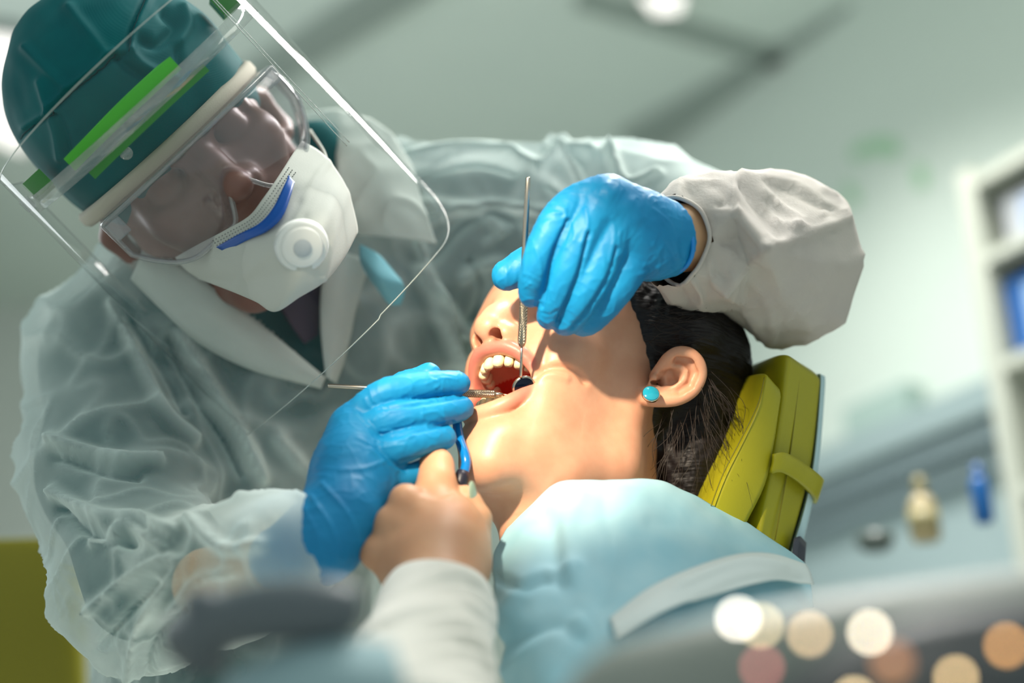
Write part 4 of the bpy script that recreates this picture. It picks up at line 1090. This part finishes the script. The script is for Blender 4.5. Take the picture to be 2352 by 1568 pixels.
# light blue spare mask tucked at the collar
m_lblue = mat('spare_mask_blue', S(120, 190, 206), 0.7)
V1, F1 = patch([[(826, 560, -146), (870, 585, -138), (905, 625, -134)], [(828, 600, -140), (866, 632, -122), (925, 650, -124)], [(850, 640, -138), (880, 668, -126), (930, 672, -126)], [(872, 668, -140), (894, 698, -134), (920, 700, -132)]], 20, 20)
o = cmk('spare_mask', (V1, F1), m_lblue, den); solid(o, 0.001)
# puffed white sleeve above the hair
import bmesh
from mathutils.geometry import delaunay_2d_cdt
m_puff = mat('white_nonwoven', S(186, 181, 174), 0.85, bump=(420, 0.3, 0.0008), var=(16, S(176, 170, 166), 0.7), sss=(0.2, (0.01, 0.008, 0.007)))
pts = [(1490, 462, 4), (1560, 405, -5), (1640, 388, -12), (1692, 391, -10), (1770, 383, -45), (1850, 400, -62), (1925, 442, -70), (1966, 494, -60), (1990, 612, -60), (1946, 746, -70), (1850, 797, -78), (1775, 800, -78), (1722, 765, -66), (1660, 722, -50), (1580, 718, -36), (1530, 690, -22), (1492, 640, -5),
       (1690, 490, 34), (1757, 572, 52), (1722, 604, 30), (1668, 674, 24), (1628, 548, 30), (1604, 478, 28), (1594, 624, 26), (1850, 470, -22), (1800, 690, 6), (1890, 610, -2), (1640, 450, 22), (1552, 455, 18), (1632, 640, 22), (1700, 700, -14), (1620, 690, -4), (1560, 660, 8), (1770, 470, -8), (1830, 525, 16), (1730, 760, -40), (1860, 740, -30), (1700, 545, 24)]
no = 17
E_ = [(i, (i+1) % no) for i in range(no)]+[(3, 17), (17, 18), (18, 19), (19, 20), (18, 34), (34, 7), (17, 37), (20, 30), (28, 22), (22, 21), (21, 23)]
v2, _, f2, *_r = delaunay_2d_cdt([Vector(p[:2]) for p in pts], E_, [], 1, 1e-4)
orig = _r[0]
pz = np.array([(v.x, v.y, pts[o_[0]][2] if o_ else -30) for v, o_ in zip(v2, orig)], float)
bm = bmesh.new()
fv = [bm.verts.new(p) for p in to_world(camv(pz))]
isout = [bool(o_) and min(o_) < no for o_ in orig]
bz = pz.copy(); bz[:, 2] = np.where(isout, bz[:, 2], -165-0.0*bz[:, 2])
bv = [fv[i] if isout[i] else bm.verts.new(to_world(camv(bz[i:i+1]))[0]) for i in range(len(pz))]
for t in f2:
    try: bm.faces.new([fv[i] for i in t])
    except ValueError: pass
    try: bm.faces.new([bv[i] for i in t][::-1])
    except ValueError: pass
bmesh.ops.recalc_face_normals(bm, faces=bm.faces)
bmesh.ops.subdivide_edges(bm, edges=bm.edges[:], cuts=3, use_grid_fill=True)
for _ in range(1): bmesh.ops.smooth_vert(bm, verts=bm.verts[:], factor=0.3, use_axis_x=True, use_axis_y=True, use_axis_z=True)
bmesh.ops.subdivide_edges(bm, edges=bm.edges[:], cuts=1, use_grid_fill=True)
bm.normal_update()
co = np.array([v.co[:] for v in bm.verts]); nn = np.array([v.normal[:] for v in bm.verts])
co = co+nn*(0.0030*ridged(co*[26, 26, 20])**3+0.0016*noise(co*50))[:, None]
fl = [tuple(v.index for v in f_.verts) for f_ in bm.faces]; bm.free()
cc = ((co-CMw[:3, 3])@CMw[:3, :3])*1000+np.array([0, 0, DF])
cn = nn@CMw[:3, :3]
cc = ridges(cc, cn, [([(1692, 392), (1688, 440), (1690, 490)], 6, 2.5), ([(1690, 490), (1757, 572)], 6, 3.0), ([(1757, 572), (1850, 540), (1966, 494)], 7, 4.0), ([(1757, 572), (1722, 606), (1668, 676)], 6, 3.0), ([(1668, 676), (1640, 650), (1628, 600)], 5, 2.0),
    ([(1650, 470), (1690, 466)], 6, -2.0), ([(1640, 500), (1690, 500)], 5, 1.6), ([(1700, 420), (1740, 480), (1790, 540)], 9, -3.0), ([(1740, 420), (1800, 480), (1850, 525)], 8, 2.2), ([(1590, 440), (1620, 420)], 6, 1.6), ([(1660, 560), (1690, 560), (1700, 590)], 10, -2.5), ([(1640, 620), (1660, 640)], 8, -2.0),
    ([(1590, 640), (1610, 680), (1615, 715)], 6, 1.8), ([(1560, 650), (1580, 700)], 6, -1.6), ([(1720, 640), (1760, 690), (1780, 770)], 9, 2.0), ([(1660, 700), (1760, 760), (1850, 770)], 9, -2.0), ([(1800, 430), (1880, 470), (1930, 480)], 8, -2.2)])
co = to_world(cc)
hole = inpoly(to_px(cc), [(1480, 458), (1552, 453), (1600, 474), (1622, 508), (1630, 548), (1616, 590), (1594, 626), (1555, 655), (1490, 650)]) & (cn[:, 2] > 0)
fl = [t for t in fl if not any(hole[i] for i in t)]
slv = mk('sleeve', co, fl, m_puff, den)
band = camv(catmull(np.array([(1500, 462, 4), (1552, 453, 20), (1600, 474, 29), (1622, 508, 31), (1630, 548, 32), (1616, 590, 30), (1594, 626, 27), (1555, 655, 8), (1500, 600, -60), (1500, 500, -60), (1500, 462, 4)], float), 50))
cmk('elastic_edge', tube(np.c_[band, np.full(50, 1.6)], 8, px=False), m_puff, slv)
# ---------------------------------------------------------------- mask with valve
m_mask = mat('mask_white', S(194, 197, 190), 0.85, bump=(700, 0.2, 0.0006))
msk = thing('respirator', 'white folded respirator mask with a round valve and blue nose strip', 'face mask', dl((110, 0, -40)))
T = [(404, 590, -52), (455, 562, -26), (520, 528, 4), (574, 496, 24), (606, 455, 27), (640, 405, 10), (668, 360, -16), (692, 324, -46)]
rows = [T, [(414, 604, -52), (468, 590, -22), (535, 562, 12), (596, 528, 33), (638, 485, 34), (678, 430, 14), (708, 390, -14), (738, 352, -46)],
        [(432, 622, -52), (495, 618, -14), (562, 604, 24), (640, 570, 50), (690, 524, 50), (725, 470, 26), (748, 425, -8), (772, 392, -44)],
        [(450, 634, -52), (515, 640, -14), (580, 640, 24), (668, 612, 54), (724, 560, 54), (760, 505, 28), (780, 465, -6), (800, 445, -42)],
        [(462, 640, -52), (530, 666, -18), (588, 690, 14), (634, 711, 34), (690, 676, 42), (748, 638, 36), (790, 585, 6), (820, 530, -36)],
        [(500, 640, -60), (550, 655, -44), (590, 670, -30), (630, 680, -20), (690, 650, -18), (735, 620, -24), (770, 580, -34), (795, 530, -50)]]
V, Fq = patch(rows, 70, 60)
N_ = vnormals(V, Fq)
if N_[:, 2].mean() < 0: Fq = Fq[:, ::-1]; N_ = -N_
V = ridges(V, N_, [([(752, 374), (720, 420), (670, 520)], 8, 1.2), ([(690, 470), (665, 520), (700, 500)], 10, -1.4), ([(640, 560), (560, 640), (540, 670)], 9, 1.0), ([(742, 638), (700, 600)], 7, 1.2), ([(800, 440), (770, 520), (742, 640)], 9, 1.4)])
o = cmk('mask_body', (V, Fq), m_mask, msk); solid(o, 0.0015)
def off(rows_, dz): return [[(x, y, z+dz) for x, y, z in r] for r in rows_]
clipc = [[(498, 566, -4), (545, 540, 18), (596, 515, 34), (628, 480, 37), (652, 430, 26), (662, 404, 14)], [(520, 578, 0), (565, 553, 24), (612, 530, 42), (648, 495, 44), (668, 446, 32), (676, 420, 18)]]
V, Fq = patch(off(clipc, 2.5), 30, 5); o = cmk('nose_strip', (V, Fq), mat('blue_strip', S(10, 82, 170), 0.4), msk); solid(o, 0.0018)
o['label'] = 'blue nose strip'
VV, FF, nV = [], [], 0
for t_ in (0.25, 0.5, 0.75):
    row = catmull(np.array([(a*(1-t_)+b*t_, c*(1-t_)+d_*t_, e*(1-t_)+g_*t_+3) for (a, c, e), (b, d_, g_) in zip(T[1:7], [(478, 582, -14), (535, 552, 14), (592, 520, 32), (632, 478, 34), (668, 425, 14), (700, 385, -14)])]), 46)
    for p in row[4:-4]:
        v, ff = tube([(p[0]-1, p[1]+1, p[2]+.3, 1.3), (p[0]+1, p[1]-1, p[2]+.3, 1.3)], 5); VV.append(v); FF += [tuple(q+nV for q in t) for t in ff]; nV += len(v)
cmk('print_marks', (np.concatenate(VV), FF), mat('mask_print', S(120, 124, 122), 0.7), msk, kind='stuff')
m_valve = mat('valve_plastic', S(226, 230, 228), 0.4)
m_valve2 = mat('valve_grey', S(176, 186, 192), 0.4)
vn = unit([0.30, -0.28, 0.91])
va = cmk('valve', disc(694, 566, 56, 17, vn, 6, 32, 1.08), m_valve, msk)
cmk('valve_ring', disc(695, 568, 60, 13.5, vn, 4, 32, 1.05), m_valve, va)
cmk('valve_centre', disc(695, 570, 62.5, 6, vn, 2, 24), m_valve2, va)
st = lambda pts: tube(pts, 8, 5)
cmk('strap', st([(692, 326, -46, 4), (700, 290, -80, 4), (690, 250, -120, 4)]), m_mask, msk)
cmk('strap', st([(752, 372, -46, 4), (742, 345, -70, 4), (712, 300, -110, 4)]), m_mask, msk)
cmk('strap', st([(420, 605, -52, 4), (380, 600, -80, 4), (340, 570, -120, 4)]), m_mask, msk)
# ---------------------------------------------------------------- goggles
m_clear = clear('goggle_plastic', (0.90, 0.89, 0.91, 1), 0.05, 0.05, 0.5, 0.035)
m_rim = clear('goggle_rim', (0.86, 0.87, 0.88, 1), 0.08, 0.14, 0.8, 0.10)
m_foam = mat('cream_band', S(188, 182, 168), 0.8, bump=(800, 0.3, 0.0006))
gog = thing('goggles', 'clear wraparound safety goggles with a cream brow band', 'goggles', dl((110, 0, 15)))
def gf(v): return 116-40*(v/84)**2
vs = np.linspace(-84, 84, 71)
def ubot(v):
    a = abs(v); lobe = -29+ (max(a-50, 0)/34)**2*30
    if a < 22: lobe = -29+26*(0.5+0.5*math.cos(math.pi*a/22))
    return lobe
def utop(v): return 33-3*(v/84)**2
G = []
for k in np.linspace(0, 1, 14):
    for v in vs:
        u = utop(v)*(1-k)+ubot(v)*k
        G.append((gf(v)+4*math.sin(math.pi*k), v, u))
G = DH.out(np.array(G)); nu = len(vs); i = np.arange(13)[:, None]*nu+np.arange(nu-1)[None]
Fq = np.stack([i, i+nu, i+nu+1, i+1], -1).reshape(-1, 4)
o = cmk('lens', (G, Fq), m_clear, gog); solid(o, 0.0015)
loop = [(gf(v)+1, v, utop(v)) for v in vs]+[(gf(v)+1, v, ubot(v)) for v in vs[::-1]]
loop = np.array(loop+loop[:1]); loop = DH.out(loop)
cmk('rim', tube(np.c_[loop, np.full(len(loop), 2.0)], 8, px=False), m_rim, gog)
skirt = []
for d_ in (0, 1):
    for p in DH.inn(loop):
        c = np.array([p[0]-(0 if d_ == 0 else 22), p[1]*(1 if d_ == 0 else .97), p[2]*(1 if d_ == 0 else 1.06)]); skirt.append(c)
n = len(loop); i = np.arange(n-1); Fq = np.stack([i, i+1, i+1+n, i+n], -1)
o = cmk('skirt', (DH.out(np.array(skirt)), Fq), m_clear, gog); solid(o, 0.001)
th = np.linspace(-1.65, 1.65, 50)
R_ = []
for u_, df in ((44, 1), (41, 3.5), (36, 3.5), (33, 1)):
    R_.append([dl(((98+df)*math.cos(t)-2, (84+df)*math.sin(t), u_-4*(t/1.6)**2)) for t in th])
V = np.array(R_).reshape(-1, 3); i = np.arange(3)[:, None]*50+np.arange(49)[None]
Fq = np.stack([i, i+1, i+51, i+50], -1).reshape(-1, 4)
o = cmk('brow_band', (V, Fq), m_foam, gog); solid(o, 0.003)
bx = lambda name, c, ef, ev, eu, m, parent, bw=0.0008: bevel(mk(name, *(lambda VF: (VF[0], VF[1]))(boxw(to_world(dl(c)[None])[0], (CMw[:3, :3]@(DH.A[0]*ef))*.001, (CMw[:3, :3]@(DH.A[1]*ev))*.001, (CMw[:3, :3]@(DH.A[2]*eu))*.001)), m, parent, smooth=False), bw)
bx('hinge', (82, 76, 26), 4, 6, 7, m_rim, gog)
bx('hinge', (82, -78, 22), 4, 6, 7, m_rim, gog)
# ---------------------------------------------------------------- face shield
m_visor = clear('visor_sheet', (0.975, 0.98, 0.98, 1), 0.012, 0.018, 0.75, 0.006)
m_edge = mat('visor_edge', S(200, 212, 208), 0.15, trans=0.4, coat=0.5)
m_green = mat('green_foam', S(60, 176, 30), 0.5)
m_green2 = mat('green_clip', S(36, 128, 42), 0.45)
shd = thing('face_shield', 'clear curved face shield with green brow pads in front of the mask', 'face shield', dl((150, 0, 0)))
def vis(t, u):
    fl = (1-(u-110)/230*(0.06 if t < 0 else 0.02))
    return (38+113*math.cos(t)*fl, 2+113*math.sin(t)*fl, u)
ths = np.linspace(math.radians(-118), math.radians(96), 110)
def vtop(t): return 113-16*(t/1.57)**2
def vbot(t):
    b = -140-22*min((abs(t)/1.57), 1.1)**2
    e = max(0, (t-math.radians(40))/math.radians(56)); b += 92*e**2.2
    e = max(0, (-t-math.radians(96))/math.radians(22)); return b+40*e**2
G = np.array([vis(t, vtop(t)*(1-k)+vbot(t)*k) for k in np.linspace(0, 1, 40) for t in ths]); nu = len(ths)
i = np.arange(39)[:, None]*nu+np.arange(nu-1)[None]; Fq = np.stack([i, i+nu, i+nu+1, i+1], -1).reshape(-1, 4)
vz = cmk('visor', (DH.out(G), Fq), m_visor, shd)
for nm, fn in (('visor_edge', vtop), ('visor_edge', vbot)):
    Lp = DH.out(np.array([vis(t, fn(t)) for t in ths])); cmk(nm, tube(np.c_[Lp, np.full(len(Lp), 0.45)], 6, px=False), m_edge, vz)
for t in (ths[0], ths[-1]):
    Lp = DH.out(np.array([vis(t, u) for u in np.linspace(vtop(t), vbot(t), 20)])); cmk('visor_edge', tube(np.c_[Lp, np.full(20, 0.6)], 6, px=False), m_edge, vz)
for t0, t1 in ((0.72, 0.745), (0.70, 0.70)):
    Lp = DH.out(np.array([vis(t0+(t1-t0)*k, 108-150*k) for k in np.linspace(0, 1, 20)])); cmk('crease', tube(np.c_[Lp, np.full(20, 0.35)], 5, px=False), m_edge, vz)
# clear bracket and green pads
m_brk = clear('bracket_plastic', (0.88, 0.9, 0.89, 1), 0.08, 0.12, 0.8, 0.10)
tb = np.linspace(math.radians(-100), math.radians(96), 60)
rows_ = []
for u_, r_ in ((6, 109), (6, 105), (-6, 105), (-6, 109), (6, 109)):
    rows_.append([dl((38+r_*math.cos(t), 2+r_*math.sin(t), 72-2*(t/1.57)**2+u_)) for t in tb])
V = np.array(rows_).reshape(-1, 3); i = np.arange(4)[:, None]*60+np.arange(59)[None]
cmk('bracket', (V, np.stack([i, i+1, i+61, i+60], -1).reshape(-1, 4)), m_brk, shd)
def arcbar(name, t0, t1, u0, u1, r0, r1, m, parent):
    tt = np.linspace(t0, t1, 24); rows_ = []
    for u_, r_ in ((u0, r0), (u0, r1), (u1, r1), (u1, r0), (u0, r0)):
        rows_.append([dl((38+r_*math.cos(t), 2+r_*math.sin(t), u_-13*(t/1.57)**2)) for t in tt])
    V = np.array(rows_).reshape(-1, 3); n = 24; i = np.arange(4)[:, None]*n+np.arange(n-1)[None]
    F = [tuple(q) for q in np.stack([i, i+n, i+n+1, i+1], -1).reshape(-1, 4)]
    F += [(0, n, 2*n, 3*n), (4*n-1, 3*n-1, 2*n-1, n-1)]
    return cmk(name, (V, F), m, parent, smooth=False)
a = arcbar('brow_pad', math.radians(-46), math.radians(12), 86, 75, 74, 104, m_green, shd)
arcbar('brow_pad', math.radians(-42), math.radians(20), 68, 62, 90, 104, m_green2, shd)
arcbar('side_clip', math.radians(-98), math.radians(-84), 98, 84, 88, 104, m_green2, shd)
arcbar('side_clip', math.radians(78), math.radians(92), 104, 88, 88, 104, m_green2, shd)
for t, u_ in ((1.30, 84), (-1.52, 74), (1.5, 102)):
    bx('rivet', (38+111*math.cos(t), 2+111*math.sin(t), u_), 3, 4, 5, m_rim, shd)
cmk('button', disc(290, 352, 28, 4.5, Fd, 1.5), m_brk, shd)
# ================================================================ things close to the lens and the stool behind
m_con = mat('console_grey', S(124, 132, 126), 0.5)
con = thing('instrument_console', 'blurred grey instrument console filling the lower corner near the lens', 'console', wp(1800, 1750, 480))
rowsc = [[(1190, 1760, 400), (1330, 1560, 400), (1560, 1475, 400), (1850, 1420, 395), (2140, 1380, 390), (2600, 1320, 380)],
         [(1200, 1750, 440), (1340, 1530, 440), (1570, 1445, 440), (1860, 1390, 435), (2150, 1345, 430), (2620, 1285, 420)],
         [(1210, 1760, 470), (1355, 1540, 472), (1580, 1458, 472), (1870, 1404, 470), (2160, 1365, 465), (2640, 1305, 455)],
         [(1215, 1900, 490), (1370, 1780, 500), (1600, 1730, 500), (1880, 1700, 500), (2170, 1680, 500), (2660, 1660, 490)],
         [(1220, 2060, 500), (1380, 2030, 510), (1610, 2020, 512), (1890, 2010, 512), (2180, 2010, 512), (2680, 2000, 505)]]
V, Fq = patch(rowsc, 40, 24)
o = cmk('housing', (V, Fq), m_con, con); solid(o, 0.02, -1)
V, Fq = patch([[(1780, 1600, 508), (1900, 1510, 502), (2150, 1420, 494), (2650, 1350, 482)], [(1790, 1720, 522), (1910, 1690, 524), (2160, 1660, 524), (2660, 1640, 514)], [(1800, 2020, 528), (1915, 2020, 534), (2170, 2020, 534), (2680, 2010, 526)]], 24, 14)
o = cmk('shade_sheet', (V, Fq), mat('console_shaded', S(58, 64, 68), 0.5), con); solid(o, 0.004)  # added darker sheet: light falloff put into the console's colour
def add_glint(px, py, z, rpx, col, e, word):  # glowing beads added to stand in for glints off shiny instruments
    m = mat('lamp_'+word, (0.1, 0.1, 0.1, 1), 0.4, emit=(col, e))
    c = cam(px, py, z); r = rmm(rpx, z)
    t = thing('glint_bead', word, 'lamp', to_world((c-np.array([0, 2*r, 0]))[None])[0], 'added glowing glints on the grey console')
    cmk('glint_ball', ellip(c, np.eye(3), (r, r, r), 12, 8), m, t)
    cmk('bead_base', tube([(px, py+rpx*.8, z-1, rpx*1.1), (px, py+rpx*2.2, z-4, rpx*1.3)], 10), m_con, t)
W1 = (1.0, 0.86, 0.62, 1)
zz = 526
for a in [(1695, 1420, zz, 11, (1.0, .92, .78, 1), 22, 'added warm white glint leftmost and topmost on the grey console'),
          (1748, 1436, zz, 10, (1.0, .80, .45, 1), 13, 'added yellowish glint just right of the topmost white one'),
          (1860, 1456, zz, 11, (1.0, .72, .40, 1), 12, 'added peach glint between the white and yellowish glints'),
          (1998, 1452, zz, 11, (1.0, .88, .66, 1), 20, 'added cream white glint in the middle of the upper row'),
          (1750, 1532, zz, 11, (0.85, .25, .22, 1), 7, 'added dim red glint below the yellowish one'),
          (2312, 1482, zz, 11, (1.0, .50, .16, 1), 11, 'added orange glint at the right end of the upper row'),
          (2196, 1556, zz, 11, (1.0, .70, .34, 1), 13, 'added amber glint cut by the bottom edge toward the right'),
          (1962, 1604, zz, 11, (1.0, .75, .40, 1), 14, 'added yellow glint sinking below the bottom edge'),
          (2050, 1520, zz-6, 26, (1.0, .40, .14, 1), 1.2, 'added wide dull orange glint under the middle glints')]:
    add_glint(*a)
m_arm = mat('unit_arm_grey', S(84, 94, 100), 0.5)
arm = thing('unit_arm', 'dark grey blurred unit arm in front of the white sleeve', 'equipment arm', wp(640, 1480, 420))
cmk('beam', tube([(420, 1470, 380, 60), (560, 1415, 400, 70), (700, 1400, 410, 74), (800, 1400, 410, 60), (830, 1402, 410, 30)], 20, 4), m_arm, arm)
cmk('joint', tube([(470, 1360, 392, 50), (470, 1540, 392, 54)], 20), m_arm, arm)
m_olv = mat('olive_vinyl', S(120, 116, 12), 0.45)
sto = thing('stool', 'olive yellow chair back blurred behind the left sleeve', 'chair', wp(40, 1600, -500))
loftring([[(-160, 1270, -420), (150, 1262, -450), (160, 1280, -560), (-150, 1285, -540)], [(-180, 1250, -410), (170, 1240, -440), (180, 1255, -580), (-170, 1265, -560)],
          [(-190, 1400, -400), (185, 1400, -430), (195, 1410, -580), (-180, 1410, -560)], [(-200, 1650, -400), (195, 1650, -430), (205, 1660, -580), (-190, 1660, -560)]], name='backrest', mt=m_olv, parent=sto)
cmk('support_post', tube([(0, 1640, -560, 22), (0, 1900, -560, 22)], 14), m_dark, sto)
V, Fq = patch([[(520, 1560, 400), (640, 1500, 410), (760, 1470, 415), (900, 1480, 410)], [(500, 1640, 420), (640, 1580, 430), (780, 1560, 435), (930, 1570, 430)], [(480, 1800, 430), (640, 1780, 440), (790, 1770, 445), (950, 1770, 440)]], 24, 16)
tw = cmk('paper_towel', (V, Fq), mat('towel_paper', S(140, 168, 174), 0.8)); solid(tw, 0.002); tag(tw, 'pale paper towel, very blurred, under the dark unit arm', 'towel')
